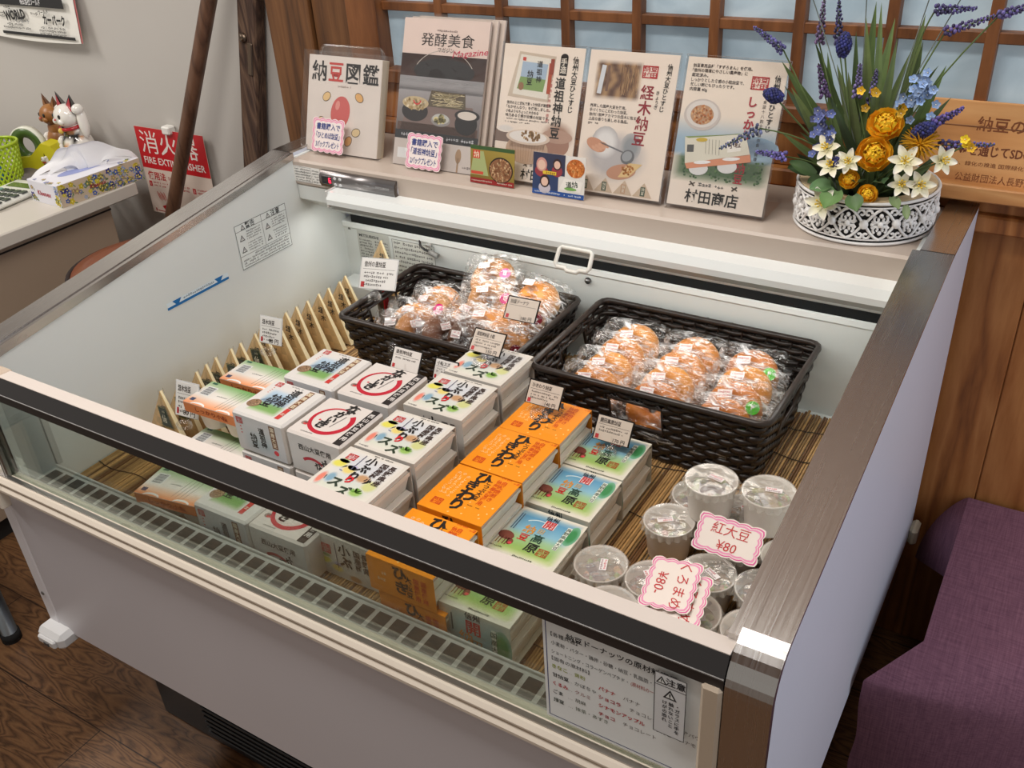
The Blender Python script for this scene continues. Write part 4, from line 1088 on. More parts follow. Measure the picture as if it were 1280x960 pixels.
# ------------------------------------------------------------------ triangular wood-sheet natto packets along the left wall
def triangle_packet(green):
    def make():
        t = thing('triangle_packet', '', 'natto packet', (0, 0, 0), 'triangular wood-wrapped natto packets', world=False)
        A, B, Cc = (0, 0), (.118, 0), (.062, .104)
        m = MB('veneer', (226, 192, 136))
        def tk(x, z): return .0085 - .0055*(z/.104)
        n = 8
        for s in (-1, 1):
            for i in range(n):
                f0, f1 = i/n, (i+1)/n
                def e(f, u):
                    x = (A[0]+(Cc[0]-A[0])*f)*(1-u) + (B[0]+(Cc[0]-B[0])*f)*u; z = .104*f
                    return (x, s*tk(x, z)*(.55+.45*math.sin(PI*min(max(u, .0), 1))), z)
                for j in range(6):
                    g = 1 + .05*math.sin(i*3+j*2)
                    m.quad(e(f0, j/6), e(f0, (j+1)/6), e(f1, (j+1)/6), e(f1, j/6), tuple(int(min(255, c*g)) for c in (226, 192, 136)))
        m.use(col=(250, 234, 190))
        for P, Q in ((B, Cc), (Cc, A), (A, B)):
            def w(p): return tk(0, p[1])*.62
            m.quad((P[0], -w(P), P[1]), (P[0], w(P), P[1]), (Q[0], w(Q), Q[1]), (Q[0], -w(Q), Q[1]))
        m.build('wood_sheet', t)
        m = MB('paper'); m.frame((0, -.0092, 0), (1, 0, 0), (0, .055, 1))
        m.vtext('経木', .068, .082, .013, (44, 34, 26), 2, .02, pitch=.015, dx=.006); m.vtext('村田', .058, .048, .008, (60, 48, 38), 2, .02)
        m.build('brush_lettering', t)
        if green:
            m = MB('paper'); m.frame((0, -.0095, 0), (1, 0, 0), (0, .055, 1))
            P = [(.058, .040), (.089, .043), (.073, .078), (.050, .075)]
            m.f([m.v((x, y, MB.LZ)) for x, y in P], (26, 52, 38)); pr = None
            for a, b in zip(P, P[1:]+P[:1]): m.line(*(Vector(a)*.92+Vector((.068, .059))*.08), *(Vector(b)*.92+Vector((.068, .059))*.08), .0009, (170, 160, 100), 2)
            m.text('信', .066, .056, .014, (226, 226, 206), 3, .02); m.dashes(.058, .076, .068, .005, (200, 200, 170), 3, 2); m.build('green_label', t)
        m = MB('wrap_film'); m.smooth = True; o = .0022
        for s in (-1, 1):
            m.grid(lambda u, v: ((A[0]-o+(Cc[0]-A[0]+o)*v)*(1-u)+(B[0]+o+(Cc[0]-B[0]-o)*v)*u, s*(tk(0, .104*v)+.0012+.0012*noise.noise(Vector((u*6, v*8, s*3.0)))), .107*v), 8, 8)
        m.build('clear_wrap', t)
        return t
    return Pool(make)
TG, TP = triangle_packet(True), triangle_packet(False)
rng = random.Random(8)
ys = [.235, .262, .296, .324, .353, .381, .408, .437, .470, .499, .527, .556, .585, .614, .643, .672, .701]
for k, y in enumerate(ys):
    g = 0 < k < 8
    lab = f'wood-wrapped triangular natto packet with green label, {("first", "second", "third", "fourth", "fifth", "sixth", "seventh", "eighth")[k]} from the front' if k < 8 else f'plain triangular natto packet, {("first", "second", "third", "fourth", "fifth", "sixth", "seventh", "eighth", "ninth")[k-8]} behind the green-labelled ones'
    (TG if k < 8 else TP).place(lab, (.062 + (.010 if k < 8 else 0) + rng.uniform(-.004, .004), y, ZB + .001), (R(-5 + rng.uniform(-2, 2)), 0, R(rng.uniform(-7, -1))))
TP.place('big-looking triangular natto packet leaning at the rear wall', (.118, .757, ZB + .066), (R(-6), 0, R(-10)))
m = MB('plastic', (196, 200, 198)); m.box((.066, .742, ZB + .001), (.232, .792, ZB + .064), .002)
single(m, 'support_box', 'pale grey box under the rear triangular packet', 'box', (.149, .767, ZB + .001))
m = MB('gloss', (40, 22, 24)); m.M = Matrix.Translation((.185, .722, ZB + .001)) @ Matrix.Rotation(R(-6), 4, 'Z'); m.box((0, -.006, 0), (.022, .006, .125), .001); m.use(col=(150, 30, 36)); m.box((.0185, -.0065, .002), (.0225, .0065, .124), .001)
single(m, 'seasoning_packet', 'dark packet with red edge between triangles and left basket', 'packet', (.196, .722, ZB + .001))

# ------------------------------------------------------------------ paper cups with clear lids
def cup(kind):
    def make():
        t = thing('paper_cup', '', 'cup', (0, 0, 0), 'paper cups of beans', world=False)
        m = MB('foam', (238, 232, 226)); m.smooth = True; h, r0, r1 = .0545, .0265, .0325
        m.lathe([(.0001, .002), (r0-.001, .002), (r0, 0), (r0+.0008, .001), (r1, h-.003), (r1+.0016, h-.0015), (r1+.0013, h+.0006), (r1-.0002, h), (r1-.0012, h-.004), (r0-.0004, .004), (.0001, .0035)], 36)
        m.build('cup_wall', t)
        m = MB('matte'); m.smooth = True; rng = random.Random(kind); zc = h-.017
        c0 = ((170, 148, 124), (136, 112, 98), (184, 160, 130))[kind]
        m.grid(lambda u, v: (.0302*v*math.cos(2*PI*u), .0302*v*math.sin(2*PI*u), zc+.004*noise.noise(Vector((u*8, v*5, kind)))), 24, 5, True, colfn=lambda u, v: tuple(c*(.8+.4*noise.noise(Vector((u*9, v*6, kind*3)))) for c in c0))
        for k in range(26):
            a, q = rng.uniform(0, 2*PI), .024*math.sqrt(rng.random())
            m.col = tuple(int(c*rng.uniform(.7, 1.25)) for c in c0); m.ell((q*math.cos(a), q*math.sin(a), zc+.003), (.0055, .0045, .004), 8, 5)
        m.build('beans', t)
        m = MB('gloss', (150, 146, 148)); m.M = Matrix.Translation((.004, -.004, zc+.007)) @ Matrix.Rotation(.6+kind, 4, 'Z')
        m.grid(lambda u, v: ((u-.5)*.034, (v-.5)*.020, .003*math.sin(PI*u)*math.sin(PI*v)+.0012*noise.noise(Vector((u*6, v*6, 1.0)))), 8, 6, colfn=lambda u, v: ((90, 76, 96), (120, 106, 118), (160, 132, 90))[kind] if v < .6 else (186, 182, 184)); m.build('sauce_packet', t)
        m = MB('lid_film'); m.smooth = True
        m.grid(lambda u, v: ((r1+.0022)*v*math.cos(2*PI*u), (r1+.0022)*v*math.sin(2*PI*u), h+.0012+.0012*noise.noise(Vector((math.cos(2*PI*u)*v*3, math.sin(2*PI*u)*v*3, kind+.5)))*(1-v**4)), 40, 8, True)
        m.grid(lambda u, v: ((r1+.0022+.0022*math.sin(40*PI*u)*v*v+.002*v)*math.cos(2*PI*u), (r1+.0022+.0022*math.sin(40*PI*u)*v*v+.002*v)*math.sin(2*PI*u), h+.0012-.0085*v*(1+.35*noise.noise(Vector((u*14, kind, .3))))), 120, 2, True); m.build('clear_lid', t)
        m = MB('paper'); m.frame((.004, .004, h+.0027), (math.cos(.3*kind), math.sin(.3*kind), 0), (-math.sin(.3*kind), math.cos(.3*kind), 0)); m.rect(-.0105, -.0045, .0105, .0045, (242, 236, 236), 1)
        m.dashes(-.009, .009, .002, .0035, (206, 70, 80), 2, kind); m.dashes(-.009, .009, -.0022, .0030, (120, 60, 70), 2, kind+3); m.build('date_sticker', t)
        return t
    return Pool(make)
CUPS = [cup(k) for k in range(3)]
CP = [(.913, .249, 'beside the green packs'), (.982, .253, 'just left of the double pink price card'), (1.036, .295, 'behind the double pink price card'), (1.045, .227, 'right of the double pink price card'),
      (1.105, .300, 'by the right wall, before the single pink card'), (1.114, .228, 'by the right wall, second from the front'), (.955, .188, 'low by the front rail, left of the pink cards'),
      (1.045, .363, 'under the single pink price card'), (.955, .366, 'on the mat left of the rear cups'), (.967, .434, 'half hidden behind the left raised cup'), (1.036, .431, 'beneath the two raised cups'),
      (1.104, .443, 'under the right raised cup by the wall'), (1.114, .368, 'by the right wall beside the single pink card'), (1.113, .155, 'at the front right corner by the rail')]
rng = random.Random(77)
for k, (x, y, lab) in enumerate(CP):
    CUPS[k % 3].place('white paper cup with clear lid ' + lab, (x, y, ZB + .0005), (R(rng.uniform(-3, 3)) if k in (2, 3) else 0, 0, rng.uniform(0, 6.3)))
CUPS[0].place('raised white paper cup on the other cups, left of the two', (.997, .402, ZB + .0575), (0, 0, -.2))
CUPS[2].place('raised white paper cup on the other cups, right of the two', (1.070, .412, ZB + .0575), (0, 0, -.4))

# ------------------------------------------------------------------ handwritten pink price cards
def scallop(w, h, n, m_, amp):
    """outline with scalloped sides, counter-clockwise from the lower left"""
    P = []
    for (ax, ay), (bx, by), k in (((-w/2, -h/2), (w/2, -h/2), n), ((w/2, -h/2), (w/2, h/2), m_), ((w/2, h/2), (-w/2, h/2), n), ((-w/2, h/2), (-w/2, -h/2), m_)):
        dx, dy = bx-ax, by-ay; L = math.hypot(dx, dy); nx, ny = dy/L, -dx/L
        for j in range(k*5):
            u = j/(k*5); b = amp*abs(math.sin(PI*u*k)) - amp*.4; P.append((ax+dx*u+nx*b, ay+dy*u+ny*b))
    return P
def scallop_card(mb, w, h, n, m_, edge, paper, inner, s=1.0):
    P = scallop(w, h, n, m_, min(w, h)*.045)
    mb.use('card', paper); mb.extrude(P, -.0006, 0.0)
    def band(a, b, col, L):
        A = [mb.v((x*a, y*(1-(1-a)*w/h), L*mb.LZ)) for x, y in P]; B = [mb.v((x*b, y*(1-(1-b)*w/h), L*mb.LZ)) for x, y in P]
        for k in range(len(P)): mb.f([A[k], A[(k+1) % len(P)], B[(k+1) % len(P)], B[k]], col)
    band(.965, .93, edge, 1); band(.90, .85, inner, 1)
RED = (196, 40, 44)
def pink_card(name_label, O, U, V, w, h, lines, double=False):
    t = thing('price_card', name_label, 'price card', O, 'pink scalloped price cards')
    m = MB('card'); m.frame(O, U, V); scallop_card(m, w, h, 5, 4, (226, 96, 160), (240, 228, 220), (238, 150, 190))
    for s, y, hh in lines: m.text(s, 0, y, hh, RED, 3, .0, slant=.12)
    part(m, 'card', t)
    return t
UA = Vector((.10, -.86, -.20)); VA = Vector((1.0, .06, .08))
pink_card('front pink scalloped card reading black beans 80 yen', (1.018, .222, .632), UA, VA, .070, .060, [('くろまめ', .012, .017), ('¥80-', -.012, .017)])
pink_card('hind pink scalloped card peeping out behind the black beans card', (1.034, .212, .6255), UA, VA, .070, .060, [('くろまめ', .012, .017), ('¥80-', -.012, .017)])
pink_card('single pink scalloped card reading red soybeans 80 yen', (1.052, .316, .643), (1, .04, -.04), (-.02, .62, .55), .080, .046, [('紅大豆', .009, .016), ('¥80', -.010, .016)])

# ------------------------------------------------------------------ printed price cards on clear wire clips
def clip_card(label, base, z, w, h, title, small, price, tilt=.62, turn=0.0, col=(206, 192, 178), back=(30, 28, 28)):
    """card leaning on a clear coil that stands at base"""
    t = thing('price_sign', label, 'price sign', (base[0], base[1], z), 'printed price signs')
    U = Vector((math.cos(turn), math.sin(turn), 0)); F = Vector((math.sin(turn), -math.cos(turn), 0))
    V = Vector((0, 0, 1))*math.cos(tilt) - F*math.sin(tilt)
    O = Vector((base[0], base[1], z + .016))
    m = MB('card'); m.frame(O + V*.0, U, V); m.use('gloss', back); m.box((-w/2-.002, 0, -.0016), (w/2+.002, h+.002, -.0006)); m.use('card', col); m.box((-w/2, .001, -.0006), (w/2, h, 0))
    K = (56, 46, 42)
    m.text(title, -w*.42, h*.82, h*.2, K, 2, .02, 'l', fit=min(w*.6, len(title)*h*.2)); m.line(-w*.45, h*.66, w*.45, h*.66, .0005, K, 1)
    for k in range(small): m.dashes(-w*.4, w*(.42-.1*k), h*(.54-.13*k), h*.09, K, 1, k+len(title))
    if price: m.text(price, w*.40, h*.14, h*.2, K, 2, .015, 'r')
    m.rect(-w*.46, h*.06, -w*.36, h*.24, (186, 50, 54), 1)
    part(m, 'card', t)
    m = MB('acrylic', (240, 240, 240)); m.smooth = True; path = []
    for k in range(61):
        a = 2*PI*k/20; path.append((base[0] + .0125*math.cos(a), base[1] - .008 + .0105*math.sin(a), z + .002 + .0025*(k/20)))
    m.tube(path, .0017, 6); m.tube([path[-1], (base[0] + .004, base[1] - .002, z + .012), tuple(O - F*.0012 + V*.010)], .0017, 6)
    part(m, 'clear_coil', t)
    return t
ZS, ZO, ZK = ZB + .1408, ZB + .1108, ZB + .0704
clip_card('beige price sign standing on the rear bird-picture pack', (.592, .487), ZS, .054, .036, '道祖神納豆 小粒', 3, '150 円', .75)
clip_card('beige price sign standing on the rear orange pack', (.722, .437), ZO, .054, .034, 'ひきわり納豆', 3, '140 円', .62)
clip_card('beige price sign reading 170 yen on the rear green pack', (.826, .450), ZK, .054, .036, '開田高原納豆', 2, '170 円', .62)
clip_card('white price sign with black back behind the rear red ring pack', (.478, .428), ZB + .112, .052, .034, '道祖神納豆', 1, '', .55, 0, (226, 220, 214))
clip_card('small white sign half hidden between ring and bird packs', (.540, .446), ZB + .100, .040, .032, '小粒スズ', 2, '', .5, 0, (230, 226, 222))
clip_card('beige price sign reading 180 yen among the bagged doughnuts', (.573, .622), .672, .056, .038, '納豆ドーナツ', 0, '180 円', .7, .05)
clip_card('large white sign in front of the rear triangular packet', (.272, .622), .668, .070, .056, '信州の里納豆', 4, '', .6, .25, (228, 226, 222), (200, 200, 200))
clip_card('white sign clipped among the middle triangular packets', (.186, .428), .632, .044, .046, '経木納豆', 4, '80 円', .35, .1, (232, 230, 226), (220, 220, 220))
clip_card('white sign clipped to the front triangular packet', (.188, .228), .600, .044, .056, '経木納豆', 4, '80 円', .35, .1, (232, 230, 226), (220, 220, 220))
# ingredient notice on the front glass
m = MB('paper'); m.frame((.974, .0055, .612), (1, 0, 0), (0, 0, 1)); W2, H2 = .164, .150
m.rect(0, 0, W2, H2, (238, 242, 242), 0)
for a in ((.003, .004, .004, H2-.001), (.003, .0035, W2-.001, .0045)): m.rect(*a, (60, 66, 120), 1)
m.text('納豆ドーナッツの原材料表示', .083, .1265, .0088, (50, 50, 52), 2, .012)
m.text('【各種共通】', .009, .122, .0062, (60, 60, 62), 2, 0, 'l'); m.text('小麦粉・バター・鶏卵・砂糖・納豆・乳脂肪・乳化', .009, .1105, .0062, (60, 60, 62), 2, 0, 'l', fit=.118); m.text('ショートニング・コラーゲンペプチド・', .009, .0985, .0062, (60, 60, 62), 2, 0, 'l', fit=.082); m.text('(原材料の一部に', .094, .0985, .0062, (176, 60, 50), 2, 0, 'l', fit=.032)
m.text('【固有の原材料】', .009, .089, .0062, (60, 60, 62), 2, 0, 'l')
for k, (a, ca, b, cb) in enumerate((('きなこ', (150, 160, 30), '黄粉', (150, 160, 30)), ('甘納豆', (50, 50, 50), 'かぼちゃ', (70, 70, 70)), ('くるみ', (190, 40, 50), 'クルミ', (150, 80, 80)), ('ごま', (60, 60, 60), '胡麻', (90, 90, 80)), ('緑豆', (60, 70, 60), '抹茶・あずき', (90, 100, 80)))):
    y = .078 - .0122*k; m.text(a, .009, y, .0062, ca, 2, .02, 'l'); m.text('…', .026, y, .006, (110, 110, 110), 2, 0, 'l'); m.text(b, .034, y, .0062, cb, 2, 0, 'l')
for k, (a, ca, b) in enumerate((('バナナ', (190, 60, 60), 'バナナ'), ('ショコラ', (170, 20, 40), 'チョコレート・ココアパウダー'), ('シナモンアップル', (186, 20, 30), 'りんご・シナモンパウダー'), ('チョコ', (170, 20, 40), 'チョコレート'))):
    y = .074 - .0122*k; m.text(a, .060, y, .0062, ca, 2, .025, 'l'); m.text(b, .060 + .0068*len(a) + .006, y, .006, (100, 90, 86), 2, 0, 'l')
m.text('(加工油', .1285, .1105, .006, (60, 60, 62), 2, 0, 'l'); m.text('含む)', .1285, .0985, .006, (176, 60, 50), 2, 0, 'l')
single(m, 'ingredient_notice', 'printed ingredient notice for the doughnuts stuck behind the front glass', 'notice', (1.056, .0055, .612))
# ------------------------------------------------------------------ printed things leaning on the ledge
ZL = 0.8788
def leaning(x0, y, z, tilt):
    """frame of a board whose lower left corner is at (x0, y, z), leaning back"""
    return (x0, y, z), (1, 0, 0), (0, math.sin(tilt), math.cos(tilt))
TILT = .325
CREAM = (242, 228, 214)
def beans(m, x, y, rx, ry, cols, n, s, seed, L=4):
    r = random.Random(seed)
    for _ in range(n):
        a, q = r.uniform(0, 2*PI), math.sqrt(r.random())
        m.oval(x+rx*q*math.cos(a), y+ry*q*math.sin(a), s, s*.7, r.choice(cols), L, 7, r.uniform(0, 3))
def shopname(m, x, y, s, t='村田商店'):
    m.text(t, x, y, s, BK, 4, .05)
    m.dashes(x-s*1.1, x+s*.9, y+s*.85, s*.28, (90, 90, 90), 3, 4)
    for sg in (-1, 1): m.line(x+sg*s*1.4, y+s*.7, x+sg*s*1.75, y+s*1.0, s*.12, (80, 70, 60), 3); m.line(x+sg*s*1.35, y+s*.95, x+sg*s*1.8, y+s*.75, s*.08, (80, 70, 60), 3)
def poster_dosojin(m, w, h):
    m.rect(0, 0, w, h, CREAM, 0)
    # pack picture
    m.f([m.v((x*w, y*h, 2*m.LZ)) for x, y in ((.10, .62), (.62, .60), (.66, .93), (.20, .95))], (206, 190, 172))
    m.f([m.v((x*w, y*h, 3*m.LZ)) for x, y in ((.16, .64), (.60, .62), (.64, .91), (.22, .93))], (232, 226, 214))
    m.f([m.v((x*w, y*h, 4*m.LZ)) for x, y in ((.21, .68), (.54, .67), (.56, .76), (.24, .77))], (130, 160, 96)); m.f([m.v((x*w, y*h, 4*m.LZ)) for x, y in ((.24, .77), (.56, .76), (.57, .87), (.25, .88))], (166, 186, 206))
    m.vtext('道祖神', .47*w, .895*h, .05*h, BK, 6, .03, pitch=.055*h); m.vtext('納豆', .36*w, .82*h, .055*h, BK, 6, .03, pitch=.055*h)
    m.rect(.585*w, .66*h, .63*w, .88*h, (176, 76, 46), 4); m.rect(.60*w, .80*h, .645*w, .91*h, (150, 60, 40), 5); m.rect(.25*w, .885*h, .29*w, .91*h, (200, 70, 60), 5)
    m.oval(.26*w, .70*h, .035*w, .03*h, (150, 110, 80), 5, 12)
    K = (50, 44, 42)
    for k, t in enumerate(('信州の土と空気で育った納豆が道祖神', '「なかせんなり」を使用しました。', '小粒よりもちょっと大きめな', '味力ある食感が自慢の納豆です。')): m.text(t, .10*w, (.575-.031*k)*h, .026*h, K, 2, .02, 'l', fit=(.56 if k != 2 else .42)*w)
    m.dashes(.10*w, .66*w, .455*h, .014*h, K, 2, 4); m.dashes(.10*w, .42*w, .432*h, .014*h, K, 2, 7)
    m.vtext('信州大豆ひとすじ', .90*w, .94*h, .052*h, BK, 3, .02, pitch=.05*h)
    m.rect(.715*w, .80*h, .805*w, .93*h, (34, 30, 30), 3); m.oval(.76*w, .93*h, .045*w, .025*h, (34, 30, 30), 3, 14); m.vtext('手造', .76*w, .925*h, .055*h, (230, 220, 206), 5, .03, pitch=.056*h)
    m.vtext('道祖神納豆', .745*w, .79*h, .088*h, BK, 6, .05, pitch=.09*h)
    m.vtext('黒十八穀全種納豆納豆の感覚', .63*w, .92*h, .028*h, (186, 50, 50), 2, .0, pitch=.036*h)
    m.soft(.78*w, .36*h, .22*w, .12*h, (176, 140, 120), CREAM, 1)
    m.oval(.78*w, .30*h, .16*w, .09*h, (166, 126, 108), 2); m.oval(.78*w, .36*h, .19*w, .05*h, (186, 152, 134), 3)
    m.rect(0, .28*h, .24*w, .37*h, (130, 110, 100), 1); m.soft(.12*w, .38*h, .12*w, .03*h, (226, 220, 214), CREAM, 2)
    m.oval(.42*w, .24*h, .27*w, .11*h, (196, 166, 142), 4, 28); m.rect(.20*w, .25*h, .64*w, .33*h, (196, 166, 142), 4)
    for k in range(13): m.line((.17+.04*k)*w, .33*h, (.24+.03*k)*w, .15*h, .004*w, (166, 134, 112), 5)
    m.oval(.42*w, .33*h, .28*w, .055*h, (222, 202, 184), 6, 28); m.oval(.42*w, .335*h, .24*w, .045*h, (236, 230, 224), 7, 24)
    beans(m, .46*w, .345*h, .13*w, .035*h, [(176, 140, 96), (150, 112, 72), (196, 164, 120)], 46, .018*w, 4, 8)
    shopname(m, .62*w, .055*h, .085*h, '村田商店')
def poster_kyogi(m, w, h):
    m.rect(0, 0, w, h, CREAM, 0)
    def straw(u, v):
        g = .5+.5*math.sin(u*23+math.sin(v*9)*2); e = min(u, 1-u, v, 1-v)/.1
        return mixc(CREAM, mixc((90, 62, 50), (176, 140, 100), g), min(1, max(0, e)))
    m.shade(.08*w, .66*h, .62*w, .94*h, straw, 1, 26, 8); r = random.Random(3)
    for k in range(40): 
        x = r.uniform(.38, .58); m.line(x*w, r.uniform(.7, .75)*h, (x+r.uniform(-.03, .03))*w, r.uniform(.84, .92)*h, .004*w, r.choice([(206, 170, 124), (120, 86, 60), (160, 120, 84)]), 2)
    m.rect(.14*w, .70*h, .19*w, .90*h, (216, 220, 226), 2, -.1); m.rect(.22*w, .72*h, .25*w, .9*h, (120, 90, 76), 2)
    m.seal(.70*w, .875*h, .17*w, .085*h, (186, 36, 44), 3)
    m.vtext('経木納豆', .70*w, .79*h, .105*h, (146, 28, 44), 3, .05, pitch=.107*h, dx=-.008*w)
    m.vtext('信州大豆ひとすじ', .91*w, .94*h, .042*h, BK, 3, .02, pitch=.041*h, dx=-.004*w); m.vtext('きょうぎ', .815*w, .755*h, .032*h, BK, 3, .01, pitch=.032*h)
    K = (60, 50, 48)
    for k, t in enumerate(('厳選した国産大豆を使用。', '手づくりにこだわった納豆。', '信州伊那産アカマツの経木に包まれ、', '上品な香りも楽しめる逸品。')): m.text(t, .07*w, (.615-.031*k)*h, .026*h, K, 2, .015, 'l', fit=(.42, .44, .60, .46)[k]*w)
    m.dashes(.07*w, .2*w, .492*h, .018*h, K, 2, 2)
    m.soft(.42*w, .27*h, .42*w, .2*h, (190, 186, 186), CREAM, 1); m.soft(.30*w, .36*h, .16*w, .12*h, (232, 230, 228), (190, 186, 186), 2); m.soft(.60*w, .35*h, .12*w, .1*h, (150, 156, 160), (190, 186, 186), 2)
    m.oval(.20*w, .34*h, .12*w, .045*h, (206, 150, 120), 3, 18, -.35)
    for k in range(4): m.oval((.20+.035*k)*w, (.31+.012*k)*h, .055*w, .014*h, (220, 168, 138), 4, 12, -.5)
    m.line(.25*w, .36*h, .52*w, .31*h, .016*w, (120, 120, 124), 4); m.oval(.58*w, .28*h, .08*w, .05*h, (110, 112, 116), 4, 20, .6); m.oval(.575*w, .285*h, .06*w, .035*h, (160, 164, 168), 5, 18, .6)
    m.oval(.53*w, .17*h, .17*w, .055*h, (196, 146, 118), 3, 22, .2); m.f([m.v((x*w, y*h, 4*m.LZ)) for x, y in ((.50, .13), (.62, .14), (.76, .24), (.60, .24))], (226, 196, 140)); beans(m, .60*w, .19*h, .07*w, .035*h, [(206, 140, 70), (186, 116, 50)], 30, .014*w, 6, 5)
    for k in range(4):
        x = .13+.225*k; m.f([m.v((a*w, b*h, 5*m.LZ)) for a, b in ((x-.11, .012), (x+.11, .012), (x+.01, .115))], (206, 184, 160)); m.rect((x-.025)*w, .02*h, (x+.028)*w, .085*h, (40, 70, 50) if k != 2 else (190, 150, 120), 6); m.vtext('納豆', (x+.002)*w, .082*h, .026*h, (226, 220, 200), 7, .02, pitch=.028*h)
def poster_shikkari(m, w, h):
    m.shade(0, 0, w, h, lambda u, v: mixc((240, 228, 216), (242, 228, 212), v) if v > .62 or v < .17 else (mixc((242, 228, 212), (160, 186, 206), min(1, (.62-v)/.16)) if v > .36 else mixc((240, 228, 216), (84, 110, 80), min(1, (v-.17)/.06)*min(1, min(u, 1-u)/.12+.15))), 0, 12, 30)
    m.soft(.75*w, .45*h, .30*w, .07*h, (120, 140, 160), (150, 176, 196), 1)
    r = random.Random(9)
    for k in range(170): m.oval(r.uniform(.1, .92)*w, r.uniform(.2, .35)*h, .014*w, .007*h, r.choice([(70, 104, 66), (96, 130, 82), (56, 84, 60)]), 2, 6, r.uniform(0, 3))
    K = (60, 52, 50)
    for k, t in enumerate(('納豆専用品種「すずろまん」を使用。', '「信州の環境にやさしい農産物」に', '認定済み。', 'しっかりとした食感の小粒納豆で、', '忙しい朝にもぴったりです。', '内容量 40g')): m.text(t, .06*w, (.945-.031*k)*h, .026*h, K, 3, .015, 'l', fit=(.60, .56, .17, .54, .45, .18)[k]*w)
    m.seal(.755*w, .86*h, .17*w, .085*h, (186, 40, 46), 3)
    m.vtext('しっかり小粒納豆', .72*w, .775*h, .072*h, (172, 40, 56), 4, .04, pitch=.073*h, dx=-.003*w)
    m.vtext('信州大豆ひとすじ', .92*w, .92*h, .046*h, BK, 4, .02, pitch=.046*h, dx=-.002*w); m.vtext('食菜十八穀全面耕作会 健康', .835*w, .76*h, .026*h, K, 4, .0, pitch=.031*h)
    m.oval(.23*w, .625*h, .19*w, .105*h, (206, 196, 190), 3, 30); m.oval(.23*w, .63*h, .165*w, .09*h, (226, 220, 214), 4, 30); m.oval(.23*w, .625*h, .12*w, .066*h, (190, 150, 116), 5, 24); beans(m, .23*w, .625*h, .11*w, .06*h, [(206, 136, 80), (180, 104, 56), (222, 176, 130)], 70, .014*w, 2, 6)
    for x, y in ((.28, .265), (.57, .30)): m.oval(x*w, y*h, .10*w, .045*h, (226, 226, 226), 5, 18, .1)
    m.f([m.v((x*w, y*h, 6*m.LZ)) for x, y in ((.13, .29), (.16, .255), (.80, .35), (.78, .40))], (222, 150, 116)); m.f([m.v((x*w, y*h, 6*m.LZ)) for x, y in ((.09, .47), (.13, .29), (.78, .395), (.70, .53))], (226, 222, 206))
    m.f([m.v((x*w, y*h, 7*m.LZ)) for x, y in ((.09, .47), (.13, .462), (.62, .525), (.70, .53))], (140, 160, 96)); m.rect(.13*w, .37*h, .20*w, .42*h, (90, 90, 90), 7, .1); m.oval(.27*w, .46*h, .06*w, .014*h, (206, 176, 60), 8, 14, .1)
    for k in range(5): m.line((.33+.035*k)*w, .37*h, (.31+.035*k)*w, .47*h, .004*w, (130, 120, 100), 7)
    m.f([m.v((x*w, y*h, 7*m.LZ)) for x, y in ((.55, .395), (.68, .415), (.66, .50), (.53, .475))], (244, 240, 232)); m.text('小粒', .61*w, .45*h, .045*h, (90, 60, 50), 8, .02, rot=.2)
    m.oval(.31*w, .31*h, .09*w, .012*h, (244, 244, 244), 8, 14, .15); m.oval(.60*w, .355*h, .09*w, .012*h, (244, 244, 244), 8, 14, .15)
    shopname(m, .46*w, .075*h, .098*h)
def sign_holder(x0, w, h, art, label, y=.732):
    t = thing('acrylic_sign_holder', label, 'sign holder', (x0 + w/2, y, ZL), 'acrylic sign holders on the ledge')
    O, U, V = leaning(x0, y, ZL + .004, TILT)
    m = MB('paper'); m.frame(O, U, V); m.box((.003, .003, -.0012), (w-.003, h-.003, -.0002)); 
    m.frame(Vector(O)+Vector(V)*.003+Vector((.003, 0, 0)), U, V); art(m, w-.006, h-.006); part(m, 'printed_sheet', t)
    m = MB('acrylic', (240, 240, 240)); m.frame(O, U, V)
    m.box((0, 0, .0016), (w, h, .0034), .0004); m.box((0, 0, -.0034), (w, h, -.0016), .0004)
    for a in (0, w-.0025): m.box((a, 0, -.0014), (a+.0025, h, .0014))
    part(m, 'clear_pocket', t)
    m = MB('acrylic', (240, 240, 240)); m.box((x0, y - .002, ZL), (x0 + w, y + .085, ZL + .003), .0005)
    part(m, 'clear_foot', t); return t
sign_holder(.462, .154, .220, poster_dosojin, 'clear sign holder with pack and bowl poster, leftmost of the three posters')
sign_holder(.619, .154, .220, poster_kyogi, 'clear sign holder with straw and spoon poster, middle of the three posters')
sign_holder(.780, .155, .220, poster_shikkari, 'clear sign holder with field and shop name poster, right of the three posters')

